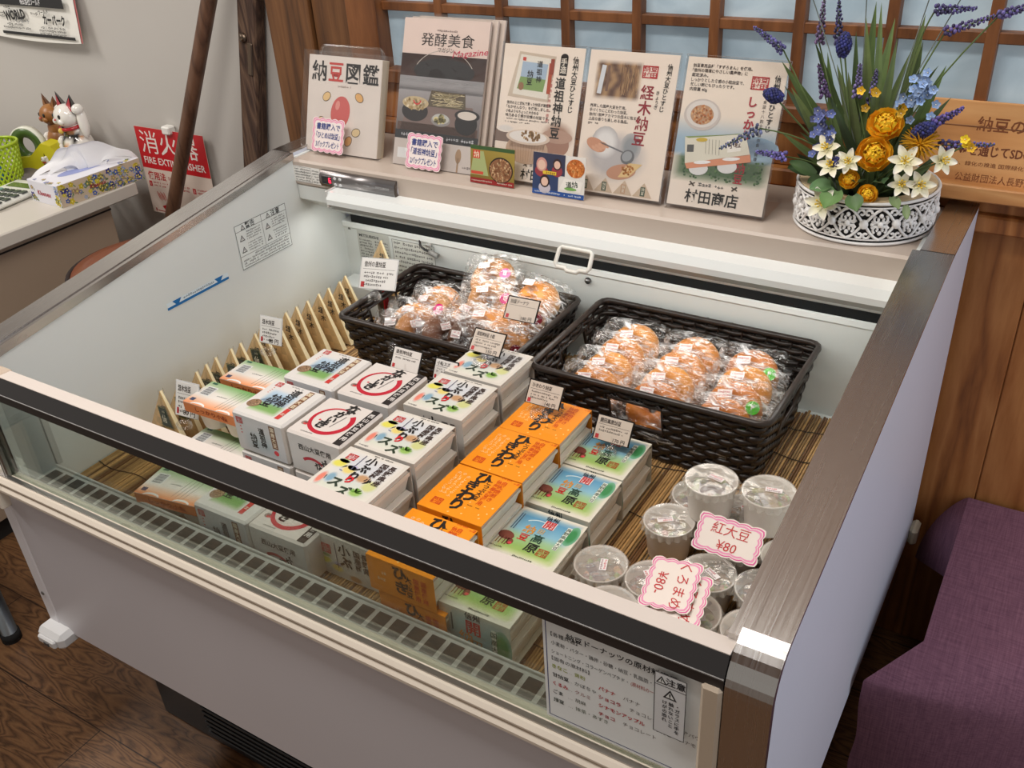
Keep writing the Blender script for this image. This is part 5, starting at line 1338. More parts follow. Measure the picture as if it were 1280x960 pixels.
# magazines in bags
def cover_magazine(m, w, h):
    P = (226, 206, 196)
    m.rect(0, 0, w, h, P, 0)
    m.text('発酵美食', .53*w, .865*h, .092*h, (40, 34, 34), 3, .0, fit=.62*w); m.dashes(.4*w, .64*w, .925*h, .014*h, (110, 90, 90), 2, 2); m.text('マガジン', .52*w, .80*h, .036*h, (60, 50, 50), 2, 0, fit=.19*w); m.text('Magazine', .80*w, .795*h, .06*h, (200, 40, 80), 3, 0, fit=.40*w, rot=.12, slant=.35)
    m.shade(0, .60*h, w, .765*h, lambda u, v: mixc((70, 46, 40), (50, 32, 28), v), 1, 4, 4)
    m.oval(.52*w, .66*h, .36*w, .085*h, (38, 36, 38), 2, 30); m.rect(0, .52*h, w, .615*h, (150, 148, 150), 3); m.ring(.52*w, .60*h, .37*w, .008*w, (190, 180, 170), 3, .5, 2.65, 20, ry=.75); 
    m.shade(0, .24*h, w, .60*h, lambda u, v: mixc((110, 100, 98), (176, 174, 176), v), 3, 4, 8)
    m.rect(.02*w, .20*h, .98*w, .30*h, (96, 74, 66), 4); m.f([m.v((x*w, y*h, 4*m.LZ)) for x, y in ((.05, .24), (.97, .24), (.90, .44), (.14, .44))], (130, 110, 104))
    m.oval(.22*w, .38*h, .16*w, .07*h, (48, 44, 46), 6, 24); m.oval(.22*w, .435*h, .16*w, .045*h, (196, 176, 140), 7, 24); beans(m, .22*w, .43*h, .14*w, .04*h, [(206, 184, 140), (176, 150, 104), (224, 210, 180)], 50, .018*w, 4, 8); m.ring(.24*w, .46*h, .045*w, .014*w, (206, 60, 60), 9, 3.4, 6.1, 14)
    m.f([m.v((x*w, y*h, 6*m.LZ)) for x, y in ((.36, .42), (.82, .42), (.80, .525), (.40, .53))], (96, 86, 70)); r = random.Random(3)
    for k in range(30): m.line(r.uniform(.4, .6)*w, r.uniform(.43, .52)*h, r.uniform(.6, .8)*w, r.uniform(.43, .52)*h, .006*w, r.choice([(196, 180, 140), (160, 146, 110), (220, 206, 170)]), 7)
    m.oval(.54*w, .335*h, .115*w, .042*h, (150, 146, 144), 6, 22); m.oval(.54*w, .345*h, .10*w, .035*h, (190, 190, 186), 7, 22); beans(m, .54*w, .34*h, .06*w, .02*h, [(120, 116, 76), (90, 86, 60), (220, 206, 150)], 12, .03*w, 8, 8)
    m.oval(.84*w, .33*h, .13*w, .075*h, (34, 33, 36), 6, 24); m.oval(.845*w, .385*h, .145*w, .04*h, (44, 42, 44), 7, 24); m.oval(.845*w, .385*h, .11*w, .028*h, (216, 206, 196), 8, 22)
    m.rect(0, .185*h, w, .245*h, (44, 46, 50), 5); m.dashes(.06*w, .95*w, .215*h, .026*h, (200, 200, 204), 6, 5)
    m.rect(0, 0, w, .185*h, (206, 196, 190), 4); m.oval(.79*w, .11*h, .035*w, .05*h, (170, 140, 110), 5, 14); m.line(.79*w, .0, .79*w, .1*h, .02*w, (170, 140, 110), 5); m.dashes(.82*w, .95*w, .04*h, .02*h, (100, 90, 90), 5, 3)
    m.rect(.05*w, .05*h, .2*w, .12*h, (226, 226, 226), 5)
PINK_T = (224, 110, 160)
def gift_tag(O, U, V, w, h, lines, parent_label):
    t = thing('gift_card', parent_label, 'card', O, 'pink gift cards on the ledge')
    m = MB('card'); m.frame(O, U, V); scallop_card(m, w, h, 5, 4, PINK_T, (238, 226, 222), (236, 150, 186))
    for s, y, hh in lines: m.text(s, 0, y, hh, (38, 60, 130), 3, .015, fit=min(.76*w, len(s)*hh), slant=.06)
    part(m, 'card', t)
MT = .34
LAB = ('front bagged magazine with tray of food on its cover', 'second bagged magazine, right behind the front one', 'third bagged magazine behind the other two')
for k in range(3):
    x0, y0 = .248 + .0085*k, .741 + .0095*k
    O, U, V = leaning(x0, y0, ZL + .001, MT)
    t = thing('magazine', LAB[k], 'magazine', (x0 + .09, y0, ZL), 'bagged magazines on the ledge')
    m = MB('paper', (224, 208, 196)); m.frame(O, U, V); m.box((0, 0, -.0055), (.177, .249, -.0005), .0004)
    if k: m.text('発酵美食', .09, .215, .022, (60, 50, 50), 1)
    else: cover_magazine(m, .177, .249)
    part(m, 'booklet', t)
    m = MB('bag_film'); m.smooth = True; m.frame(O, U, V)
    for s, q in ((1, .0014), (-1, -.0066)):
        m.grid(lambda u, v: (-.004+.185*u, -.002+.256*v, q+s*.0010*noise.noise(Vector((u*3, v*4, k+s)))*(2.2 if v < .25 else 1)), 16, 24)
    part(m, 'clear_bag', t)
gift_tag((.326, .7345, .911), (1, 0, -.01), (0, math.sin(MT), math.cos(MT)), .073, .058, [('書籍購入で', .015, .0125), ('「道祖神納豆」', .0, .0125), ('2パックプレゼント', -.016, .0125)], 'pink scalloped gift card leaning on the magazines')
# book on its clear stand
t = thing('book_stand', 'clear smoky book stand with rounded top behind the soybean book', 'book stand', (.12, .80, ZL))
O, U, V = leaning(.042, .768, ZL + .001, .31)
m = MB('acrylic', (160, 130, 120)); m.frame(O, U, V); r0 = .014; P = [(0, 0), (.150, 0)]
P += [(.150-r0+r0*math.cos(a), .186-r0+r0*math.sin(a)) for a in (k*PI/12 for k in range(7))] + [(r0+r0*math.cos(a), .186-r0+r0*math.sin(a)) for a in (PI/2+k*PI/12 for k in range(7))]
m.extrude(P, -.0015, .0015); part(m, 'back_plate', t)
m = MB('acrylic', (190, 160, 150)); m.frame(O, U, V); m.smooth = True; m.tube([(x, y, 0) for x, y in P], .0026, 6, closed=True); part(m, 'polished_edge', t)
O, U, V = leaning(.038, .742, ZL + .003, .31)
t = thing('soybean_book', 'square soybean picture book in clear bag, leftmost on the ledge', 'book', (.125, .742, ZL + .001))
m = MB('paper', (222, 206, 188)); m.frame(O, U, V); w = h = .172
m.box((0, 0, -.020), (w, h, -.0005), .0006); m.use(col=(206, 190, 166)); m.box((.001, .001, -.0185), (w+.0005, h-.001, -.002))
m.rect(0, 0, w, h, (226, 216, 208), 0)
for ch, x, c in (('納', .15, (34, 32, 34)), ('豆', .385, (196, 66, 60)), ('図', .62, (34, 32, 34)), ('鑑', .86, (34, 32, 34))): m.text(ch, x*w, .84*h, .22*h, c, 3, .055)
m.dashes(.42*w, .6*w, .695*h, .022*h, (150, 130, 120), 2, 3)
r = random.Random(14)
m.oval(.47*w, .43*h, .13*w, .17*h, (206, 100, 96), 2, 26, -.25); m.oval(.43*w, .50*h, .03*w, .05*h, (226, 150, 140), 3, 14, -.25)
for x, y, a, c in ((.27, .58, .6, (230, 196, 140)), (.72, .60, -.5, (226, 176, 110)), (.70, .24, .3, (230, 206, 160)), (.22, .32, -.4, (226, 186, 130)), (.60, .14, .9, (222, 170, 110))):
    m.oval(x*w, y*h, .062*w, .046*h, (90, 70, 60), 2, 18, a); m.oval(x*w, y*h, .055*w, .039*h, c, 3, 18, a)
part(m, 'cover', t)
m = MB('bag_film'); m.smooth = True; m.frame(O, U, V)
m.grid(lambda u, v: (-.012+.196*u, -.004+.184*v, .002+.0035*max(0, noise.noise(Vector((u*2.2+v*1.4, v*1.5-u, 4.0))))), 20, 20); m.grid(lambda u, v: (-.012+.196*u, -.004+.184*v, -.0225), 2, 2); part(m, 'clear_bag', t)
gift_tag((.107, .7345, .916), (1, 0, -.01), (0, math.sin(.33), math.cos(.33)), .074, .060, [('書籍購入で', .016, .0125), ('「ひとめぼ納豆」', .0, .0125), ('3パックプレゼント', -.016, .0125)], 'pink scalloped gift card leaning on the square book')
# small picture cards in front of the posters
O, U, V = leaning(.436, .7115, ZL + .001, .16)
t = thing('picture_card', 'small green and brown bean picture card before the left poster', 'card', (.478, .7115, ZL), 'small picture cards on the ledge')
m = MB('card', (150, 130, 60)); m.frame(O, U, V); w, h = .086, .062; m.box((0, 0, -.0008), (w, h, 0)); m.shade(0, 0, w, h, lambda u, v: mixc((120, 96, 40), (170, 150, 70), v*.7+u*.3), 1, 6, 6)
m.rect(0, .90*h, w, h, (60, 90, 50), 2); m.rect(0, 0, w, .14*h, (146, 36, 36), 2); m.dashes(.03*w, .5*w, .07*h, .045*h, (226, 206, 190), 3, 1); m.dashes(.62*w, .96*w, .07*h, .045*h, (226, 206, 190), 3, 2)
m.f([m.v((x*w, y*h, 2*m.LZ)) for x, y in ((.0, .22), (.42, .22), (.30, .86), (.08, .86))], (166, 176, 120)); m.rect(.06*w, .66*h, .22*w, .88*h, (206, 70, 56), 3); m.text('納', .14*w, .77*h, .18*h, (240, 220, 190), 4, .03); m.rect(.02*w, .24*h, .3*w, .32*h, (206, 80, 60), 3)
m.oval(.70*w, .42*h, .27*w, .34*h, (40, 30, 28), 3, 28); m.oval(.70*w, .41*h, .25*w, .31*h, (140, 96, 66), 4, 28); beans(m, .70*w, .41*h, .24*w, .29*h, [(176, 130, 92), (130, 84, 54), (206, 170, 130)], 110, .026*w, 5, 5)
part(m, 'printed_card', t)
O, U, V = leaning(.560, .7065, ZL + .001, .16)
t = thing('picture_card', 'small blue picture card with portraits before the middle poster', 'card', (.606, .7065, ZL), 'small picture cards on the ledge')
m = MB('card', (226, 222, 216)); m.frame(O, U, V); w, h = .094, .066; m.box((0, 0, -.0008), (w, h, 0)); m.rect(0, 0, w, .12*h, (40, 80, 150), 2); m.dashes(.04*w, .55*w, .06*h, .045*h, (226, 230, 236), 3, 1); m.dashes(.62*w, .95*w, .06*h, .045*h, (226, 230, 236), 3, 2)
m.rect(0, .12*h, .50*w, .50*h, (50, 66, 104), 2); m.rect(0, .50*h, .62*w, h, (56, 60, 84), 2); 
for x, y, s, hc in ((.17, .72, .10, (206, 150, 140)), (.47, .76, .08, (60, 40, 40)), (.24, .33, .09, (50, 36, 36))):
    m.oval(x*w, (y-.16)*h, s*1.3*w, .14*h, (196, 190, 200) if y < .7 else (150, 60, 70), 3, 14); m.oval(x*w, y*h, s*w*1.05, s*1.7*h, hc, 4, 16); m.oval(x*w, (y-.01)*h, s*.75*w, s*1.2*h, (226, 190, 170), 5, 14)
m.rect(.2*w, .50*h, .46*w, .58*h, (226, 196, 60), 6); m.dashes(.22*w, .44*w, .54*h, .06*h, (120, 40, 40), 7, 4)
m.oval(.82*w, .72*h, .17*w, .22*h, (196, 110, 50), 3, 22); beans(m, .82*w, .72*h, .16*w, .2*h, [(216, 130, 60), (176, 90, 36), (230, 160, 96)], 60, .022*w, 3, 4)
m.f([m.v((x*w, y*h, 3*m.LZ)) for x, y in ((.52, .18), (.92, .16), (.98, .42), (.62, .46))], (236, 232, 226)); m.text('道納', .76*w, .33*h, .16*h, (40, 60, 40), 4, .04, rot=.15); m.oval(.74*w, .22*h, .12*w, .04*h, (120, 170, 90), 4, 12)
part(m, 'printed_card', t)

# ------------------------------------------------------------------ flower arrangement
FC = Vector((1.060, .794, ZL))
FL = thing('flower_arrangement', 'artificial flowers with yellow ranunculus in white filigree metal planter', 'flower arrangement', FC)
m = MB('paint', (238, 236, 234)); m.smooth = True
RP, HP = .0945, .062
for z in (.003, HP-.002, HP-.008, .009): m.tube([(FC.x+RP*math.cos(2*PI*k/64), FC.y+RP*math.sin(2*PI*k/64), FC.z+z) for k in range(64)], .0022 if z in (.003, HP-.002) else .0012, 6, closed=True)
m.lathe([(.0001, .0016), (RP-.001, .0016)], 48, FC)
def onring(s, z): 
    a = s; return (FC.x+RP*math.cos(a), FC.y+RP*math.sin(a), FC.z+z)
NM = 14
for k in range(NM):
    a0 = 2*PI*k/NM; da = 2*PI/NM
    def P(u, v): return onring(a0+da*u, .0095+(HP-.0185)*v)
    for sx in (0, 1):
        X = (lambda u: u) if sx == 0 else (lambda u: 1-u)
        for sy in (0, 1):
            Y = (lambda v: v) if sy == 0 else (lambda v: 1-v)
            m.tube([P(X(u), Y(v)) for u, v in ((0, .5), (.10, .62), (.22, .78), (.36, .92), (.5, 1.0))], .0021, 5)
            m.tube([P(X(.10+.12*math.cos(t)*(1-t/9)), Y(.86+.12*math.sin(t)*(1-t/9))) for t in (q*.7 for q in range(9))], .0019, 5)
            m.tube([P(X(.38+.10*math.cos(t+2)*(1-t/9)), Y(.66+.13*math.sin(t+2)*(1-t/9))) for t in (q*.7 for q in range(9))], .0019, 5)
            m.tube([P(X(u), Y(v)) for u, v in ((.5, .5), (.42, .56), (.30, .54), (.24, .62))], .0019, 5)
    for u, v, r in ((0, .5, .0062), (.5, .5, .0042), (.5, .78, .003), (.5, .22, .003), (.25, .5, .0026)):
        c = P(u, v); m.ell(c, (r, r, r*1.1), 8, 6)
part(m, 'filigree_planter', FL)
m = MB('matte', (46, 44, 44)); m.smooth = True; m.lathe([(RP-.0035, .002), (RP-.0035, HP-.004)], 48, FC); m.lathe([(.0001, HP-.018), (RP-.022, HP-.018)], 32, FC); part(m, 'inner_lining', FL, 'dark lining')
m = MB('veneer', (230, 206, 164)); m.smooth = False; m.lathe([(RP-.003, HP-.006), (RP-.003, HP), (RP-.020, HP), (RP-.020, HP-.016)], 48, FC); part(m, 'wooden_ring', FL, 'pale wooden inner ring')
ROOT = Vector((1.060, .79, ZL+.05)); rng = random.Random(12)
def blade(mb, a, b, w, col, bow=.02):
    a, b = Vector(a), Vector(b); d = (b-a).normalized(); side = d.cross(Vector((.3, -1, .1))).normalized(); nn = d.cross(side); pr = None; N_ = 9
    for k in range(N_+1):
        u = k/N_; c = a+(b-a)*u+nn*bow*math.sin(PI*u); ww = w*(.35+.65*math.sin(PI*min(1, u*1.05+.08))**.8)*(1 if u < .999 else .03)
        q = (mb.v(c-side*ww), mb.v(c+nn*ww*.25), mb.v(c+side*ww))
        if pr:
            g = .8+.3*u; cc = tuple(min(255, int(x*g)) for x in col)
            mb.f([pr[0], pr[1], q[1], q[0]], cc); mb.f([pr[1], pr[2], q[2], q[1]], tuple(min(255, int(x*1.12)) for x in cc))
        pr = q
LEAVES = [(.963, .80, 1.122), (.924, .79, 1.093), (1.042, .81, 1.171), (1.019, .83, 1.155), (1.056, .84, 1.147), (1.099, .82, 1.124), (1.135, .80, 1.100), (.949, .76, 1.067), (.931, .79, 1.060), (.940, .76, 1.005), (1.082, .85, 1.108), (1.013, .80, 1.083), (.994, .78, 1.06), (1.086, .80, 1.046), (1.027, .85, 1.165), (1.12, .84, 1.09), (.975, .83, 1.10), (1.07, .80, 1.13), (1.03, .79, 1.09), (1.10, .79, 1.03), (1.05, .78, 1.05), (1.145, .82, 1.055), (.97, .75, 1.01), (1.00, .74, .985), (.96, .78, .97), (1.01, .83, 1.13), (1.09, .86, 1.15), (.985, .85, 1.08)]
m = MB('leaf'); m.smooth = True
for k, p in enumerate(LEAVES):
    base = ROOT + Vector((rng.uniform(-.03, .03), rng.uniform(-.03, .03), -.01)); g = rng.uniform(.8, 1.15)
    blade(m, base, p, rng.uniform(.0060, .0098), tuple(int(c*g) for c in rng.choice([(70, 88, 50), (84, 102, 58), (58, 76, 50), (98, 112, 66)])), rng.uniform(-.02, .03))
part(m, 'long_leaves', FL)
def stem(p, col=(92, 112, 62), r=.0011, bow=.0):
    b = ROOT + Vector((rng.uniform(-.025, .025), rng.uniform(-.02, .02), -.01)); p = Vector(p); d = p-b
    return [tuple(b+d*u+Vector((0, 0, 1))*bow*math.sin(PI*u)) for u in (k/8 for k in range(9))]
def spike(tip, start, col, name='lavender_sprig', bow=.0, n=46, fat=.0062):
    m = MB('leaf', (96, 116, 66)); m.smooth = True; P = stem(start, bow=bow); m.tube(P, .0011, 5); s, e = Vector(start), Vector(tip); d = e-s; m.tube([tuple(s), tuple(e)], .0009, 5)
    m.use('petal'); q = d.normalized(); a = q.orthogonal().normalized(); b = q.cross(a)
    for k in range(n):
        u = k/n; an = k*2.4; rr = fat*(1-u*.72)*rng.uniform(.6, 1.05); c = s+d*u+(a*math.cos(an)+b*math.sin(an))*rr; g = rng.uniform(.65, 1.3); m.col = tuple(min(255, int(x*g)) for x in col); z = fat*.42*(1-.5*u)
        m.ell(c, (z, z, z*1.15), 6, 4)
    part(m, name, FL)
LV, DB, PB = (96, 92, 150), (36, 40, 92), (120, 150, 196)
for s, e, c, bw in (((.925, .79, 1.108), (.880, .79, 1.137), LV, .0), ((.970, .80, 1.118), (.968, .81, 1.172), (110, 92, 130), 0), ((.996, .80, 1.118), (.990, .80, 1.174), (70, 66, 110), 0), ((.994, .77, 1.055), (.980, .77, 1.098), (92, 72, 112), 0), ((1.034, .78, 1.055), (1.032, .78, 1.100), (120, 110, 160), 0), ((1.052, .78, 1.045), (1.054, .78, 1.094), (100, 92, 140), 0), ((1.112, .79, 1.168), (1.160, .79, 1.172), (84, 78, 130), .05), ((1.128, .79, 1.142), (1.185, .79, 1.166), (96, 84, 140), .02), ((1.186, .79, 1.165), (1.225, .79, 1.180), (96, 88, 140), .02), ((.960, .73, .980), (.918, .725, .984), (118, 110, 180), .012), ((.925, .715, 1.020), (.868, .715, .985), (96, 104, 140), .02), ((1.150, .75, 1.012), (1.215, .75, 1.020), (100, 96, 160), .01), ((1.140, .745, 1.040), (1.172, .745, 1.064), (96, 84, 150), 0)):
    spike(e, s, c, bow=bw)
def muscari(p, axis, r, l):
    m = MB('leaf', (88, 108, 60)); m.smooth = True; m.tube(stem(p), .0013, 5); m.use('petal', DB); p = Vector(p); ax = Vector(axis).normalized(); a = ax.orthogonal().normalized(); b = ax.cross(a)
    for k in range(110):
        u = (k+.5)/110; an = k*2.4; rr = r*math.sin(PI*(.12+.80*u)); c = p+ax*l*(u-.5)+(a*math.cos(an)+b*math.sin(an))*rr; g = rng.uniform(.7, 1.5); m.col = tuple(int(x*g) for x in DB); m.ell(c, (.0024, .0024, .0027), 6, 4)
    m.use(col=(30, 32, 70)); m.ell(p, (r*.85, r*.85, r*.95), 12, 8); part(m, 'dark_blue_flower', FL)
muscari((.930, .745, 1.058), (-1, -.1, .25), .0085, .026); muscari((1.008, .78, 1.122), (.05, 0, 1), .0085, .030); muscari((1.130, .74, 1.032), (1, 0, .6), .0085, .030); muscari((1.032, .715, .985), (0, -.7, .7), .0085, .016)
def petal(mb, c, d, n_, l, w, cup_, col, col2):
    d = Vector(d).normalized(); n_ = Vector(n_).normalized(); s = d.cross(n_).normalized(); c = Vector(c)
    mb.grid(lambda u, v: tuple(c+d*l*v+s*w*(u-.5)*2*math.sin(PI*(.10+.86*v))**.7+n_*(cup_*l*v*v+(u-.5)**2*w*1.4)), 4, 6, colfn=lambda u, v: mixc(col, col2, v))
def ranunculus(p, r, face, name='ranunculus'):
    m = MB('leaf', (88, 108, 60)); m.smooth = True; m.tube(stem(p), .0016, 5); m.use('petal'); f = Vector(face).normalized(); a = f.orthogonal().normalized(); b = f.cross(a); p = Vector(p)
    for ring_, (rr, tilt, n_, ln) in enumerate(((.02, 1.5, 4, .45), (.16, 1.25, 5, .55), (.30, 1.0, 6, .62), (.45, .75, 7, .68), (.58, .45, 8, .70), (.66, .12, 9, .62))):
        for k in range(n_):
            an = 2*PI*(k+ring_*.37)/n_; o = a*math.cos(an)+b*math.sin(an); d = o*math.cos(tilt)+f*math.sin(tilt); nn = -o*math.sin(tilt)+f*math.cos(tilt)
            g = rng.uniform(.92, 1.08); petal(m, p+o*r*rr*.62-f*r*.38*(ring_/5), d, nn, r*ln*.82, r*.50, .42, (244*g, 170*g, 16), (255, 214*g, 56))
    m.use(col=(206, 150, 20)); m.ell(p+f*r*.1, (r*.2,)*3, 10, 6); part(m, name, FL)
ranunculus((1.076, .730, .998), .027, (.25, -.85, .45)); ranunculus((1.080, .752, 1.032), .027, (.1, -.7, .7)); ranunculus((1.052, .712, .966), .0155, (.1, -.8, .6)); ranunculus((1.079, .708, .950), .0155, (.3, -.8, .5))
m = MB('leaf', (88, 108, 60)); m.smooth = True; c0 = Vector((1.128, .742, 1.012)); m.tube(stem(c0), .0014, 5); m.use('petal')
for k in range(90):
    an = k*2.4; t_ = .15+1.35*math.sqrt(k/90); f = Vector((.2, -.7, .68)).normalized(); a = f.orthogonal().normalized(); b = f.cross(a); d = (a*math.cos(an)+b*math.sin(an))*math.sin(t_)+f*math.cos(t_)
    g = rng.uniform(.85, 1.1); m.col = (222*g, 168*g, 28); m.tube([tuple(c0), tuple(c0+d*.016+f*.003), tuple(c0+d*.026)], [.0012, .0011, .0004], 4)
part(m, 'spidery_yellow_flower', FL)
def lily(p, r, face):
    m = MB('leaf', (96, 116, 70)); m.smooth = True; m.tube(stem(p), .0012, 5); m.use('petal'); f = Vector(face).normalized(); a = f.orthogonal().normalized(); b = f.cross(a); p = Vector(p); of = rng.uniform(0, 1)
    for k in range(6):
        an = 2*PI*k/6+of; o = a*math.cos(an)+b*math.sin(an); d = o*.93+f*.36; petal(m, p-f*.002, d, f-o*.36, r, r*.26, -.12, (228, 224, 170), (244, 240, 232))
    for k in range(6):
        an = 2*PI*(k+.5)/6+of; d = ((a*math.cos(an)+b*math.sin(an))*.45+f).normalized(); m.use(col=(226, 190, 60)); m.tube([tuple(p), tuple(p+d*r*.5)], .0006, 4); m.ell(p+d*r*.5, (.0015, .0015, .0015), 6, 4)
    part(m, 'white_lily', FL)
for p, r, fc in (((1.017, .718, 1.003), .020, (-.2, -.8, .5)), ((1.028, .708, .983), .020, (-.1, -.8, .6)), ((1.048, .712, .990), .018, (.1, -.9, .4)), ((1.118, .716, .998), .022, (.1, -.9, .4)), ((1.140, .722, .967), .020, (.3, -.8, .3)), ((1.160, .728, 1.000), .020, (.6, -.7, .3)), ((1.024, .696, .933), .024, (-.1, -.9, .4)), ((1.118, .716, .966), .018, (.2, -.8, .5))): lily(p, r, fc)
def florets(c, n, spread, col, name):
    m = MB('leaf', (92, 112, 66)); m.smooth = True; m.tube(stem(c), .0012, 5); m.use('petal')
    for k in range(n):
        p = Vector(c)+Vector((rng.gauss(0, spread), rng.gauss(0, spread*.6), rng.gauss(0, spread*1.2))); f = Vector((rng.uniform(-.4, .5), -1, rng.uniform(0, .7))).normalized(); a = f.orthogonal().normalized(); b = f.cross(a); g = rng.uniform(.8, 1.15)
        for j in range(5):
            an = 2*PI*j/5; o = a*math.cos(an)+b*math.sin(an); petal(m, p, o*.95+f*.25, f, .0062, .0028, .1, tuple(min(255, x*g) for x in col), tuple(min(255, x*g*1.1) for x in col))
        m.use(col=(226, 222, 200)); m.ell(p+f*.001, (.0009,)*3, 6, 4)
    part(m, name, FL)
florets((1.111, .775, 1.068), 30, .010, (140, 166, 206), 'pale_blue_blossom'); florets((1.008, .735, 1.010), 16, .011, (96, 108, 160), 'blue_blossom'); florets((1.000, .75, 1.03), 9, .010, (104, 112, 160), 'blue_blossom')
florets((1.185, .742, 1.020), 4, .004, (232, 186, 40), 'small_yellow_flower'); florets((1.050, .77, 1.065), 4, .006, (222, 176, 40), 'small_yellow_flower'); florets((1.095, .76, 1.055), 3, .004, (222, 176, 40), 'small_yellow_flower')
m = MB('leaf'); m.smooth = True
for c, d, l, w, col in (((1.040, .705, .950), (-.2, -.9, -.35), .034, .015, (96, 128, 76)), ((1.030, .71, .955), (-.9, -.5, -.1), .028, .012, (84, 116, 72)), ((1.062, .700, .948), (.5, -.9, -.5), .026, .012, (76, 104, 62)), ((1.090, .72, .965), (.3, -.8, .3), .028, .010, (60, 86, 56)), ((1.11, .71, .95), (.5, -.8, -.2), .026, .007, (104, 122, 84)), ((1.13, .70, .945), (.3, -.8, -.5), .022, .005, (104, 122, 84)), ((1.02, .73, .95), (-.6, -.6, .2), .03, .012, (70, 92, 60)), ((1.06, .73, .955), (.1, -.8, .4), .03, .013, (60, 84, 56)), ((1.10, .74, .955), (.5, -.6, .3), .03, .012, (62, 86, 60)), ((.99, .76, .95), (-.8, -.4, .3), .035, .011, (60, 84, 52)), ((1.0, .74, .955), (-.9, -.2, .5), .04, .010, (66, 90, 54))):
    g = 1.0; d = Vector(d).normalized(); petal(m, c, d, Vector((0, -.5, .8)) - d*Vector((0, -.5, .8)).dot(d), l, w, -.1, col, tuple(min(255, int(x*1.2)) for x in col))
for k in range(36):
    an = rng.uniform(0, 2*PI); q = .05*math.sqrt(rng.random()); c = Vector((1.06+q*math.cos(an), .79+q*math.sin(an), ZL+.045)); d = Vector((math.cos(an)*.6, math.sin(an)*.6, 1)).normalized()
    g = rng.uniform(.7, 1.1); petal(m, c, d, d.orthogonal(), rng.uniform(.03, .06), .008, .1, tuple(int(x*g) for x in (52, 72, 48)), tuple(int(x*g) for x in (84, 104, 66)))
part(m, 'broad_leaves', FL)
# a few thin wires of grass
m = MB('leaf', (120, 130, 120)); m.smooth = True
for p in ((.955, .80, 1.175), (1.020, .82, 1.18), (1.098, .82, 1.175), (1.14, .80, 1.185)): m.tube(stem(p, bow=.01), .0007, 4)
part(m, 'grass_stalks', FL)

# ------------------------------------------------------------------ wooden plaque on the sill
O, U, V = leaning(1.108, .884, .9005, .22)
t = thing('wooden_plaque', 'pale wooden plaque with brown engraved writing on the sill', 'plaque', (1.30, .90, .9005))
m = MB('board_wood'); m.frame(O, U, V); m.box((0, .0, -.016), (.52, .132, 0), .0015); part(m, 'board', t)
m = MB('board_wood'); m.box((1.116, .868, .9002), (1.62, .915, .922), .002); part(m, 'board_foot', t)
m = MB('paper'); m.frame(O, U, V); B = (122, 66, 30)
m.text('納豆の', .066, .102, .021, B, 2, .04, 'l'); m.text('の募金を通じてSDGs', .022, .066, .0165, (110, 56, 28), 2, .025, 'l', fit=.125)
m.text('森林の保全、緑化の推進 国際緑化', .012, .047, .0068, B, 2, .0, 'l', fit=.125); m.text('公益財団法人長野県', .052, .028, .0125, B, 2, .0, 'l', fit=.10)
part(m, 'engraved_writing', t)
# ------------------------------------------------------------------ left side: desk with its things
ZD = .695
t = thing('office_desk', 'pale grey office desk beside the left wall', 'desk', (-1.0, .2, 0))
m = MB('paint', (206, 200, 190)); m.box((-1.45, -.75, ZD - .032), (-.635, .835, ZD), .003); part(m, 'desk_top', t)
m = MB('paint', (170, 150, 130)); m.box((-1.40, -.70, .055), (-.66, .765, ZD - .033), .003); part(m, 'drawer_unit', t, 'brownish grey drawer unit')
m = MB('matte', (40, 36, 34)); m.box((-1.38, -.68, 0.0), (-.68, .75, .056)); m.box((-.6602, -.70, ZD - .05), (-.6592, .765, ZD - .046)); part(m, 'plinth', t, 'dark plinth')
# tissue box
t = thing('tissue_box', 'floral tissue box with a white tissue pulled up on the desk', 'tissue box', (-.70, .752, ZD), None, R(-3), world=False)
w, d, h = .118, .222, .052
m = MB('card', (232, 232, 240)); m.box((-w/2, -d/2, 0), (w/2, d/2, h), .0008)
r = random.Random(6); FCOL = [(70, 100, 180), (60, 60, 140), (226, 206, 60), (206, 186, 40), (120, 130, 190), (176, 150, 120), (110, 130, 90), (150, 170, 210)]
def blossoms(n, W, Hh, keep=None):
    for k in range(n):
        x, y = r.uniform(.006, W-.006), r.uniform(.006, Hh-.006)
        if keep and not keep(x/W, y/Hh): continue
        c = r.choice(FCOL); s = r.uniform(.0035, .0068)
        for q in range(5): m.oval(x+s*.7*math.cos(q*1.257+k), y+s*.7*math.sin(q*1.257+k), s*.6, s*.45, c, 2, 8, q*1.257+k)
        m.oval(x, y, s*.35, s*.35, (236, 220, 120), 3, 8); m.oval(x+s*1.5, y-s, s*.8, s*.3, (120, 140, 96), 1, 8, r.uniform(0, 3))
m.frame((w/2, -d/2, 0), (0, 1, 0), (0, 0, 1)); m.rect(.0005, .0005, d-.0005, h-.0005, (208, 190, 166), .5); blossoms(85, d, h); m.text('Kleenex', .10, .026, .013, (166, 40, 60), 4, .02, slant=.15)
m.frame((-w/2, -d/2, 0), (1, 0, 0), (0, 0, 1)); blossoms(60, w, h, lambda x, y: x < .16 or x > .86); m.text('Kleenex', .058, .026, .016, (176, 40, 60), 4, .02, slant=.15)
m.frame((-w/2, -d/2, h), (1, 0, 0), (0, 1, 0)); blossoms(70, w, d, lambda x, y: x > .86 or x < .14 or y < .08 or y > .92); m.oval(w/2, d/2, .022, .068, (150, 160, 210), 3, 28)
m.build('box', t)
m = MB('paper', (240, 240, 242)); m.smooth = True
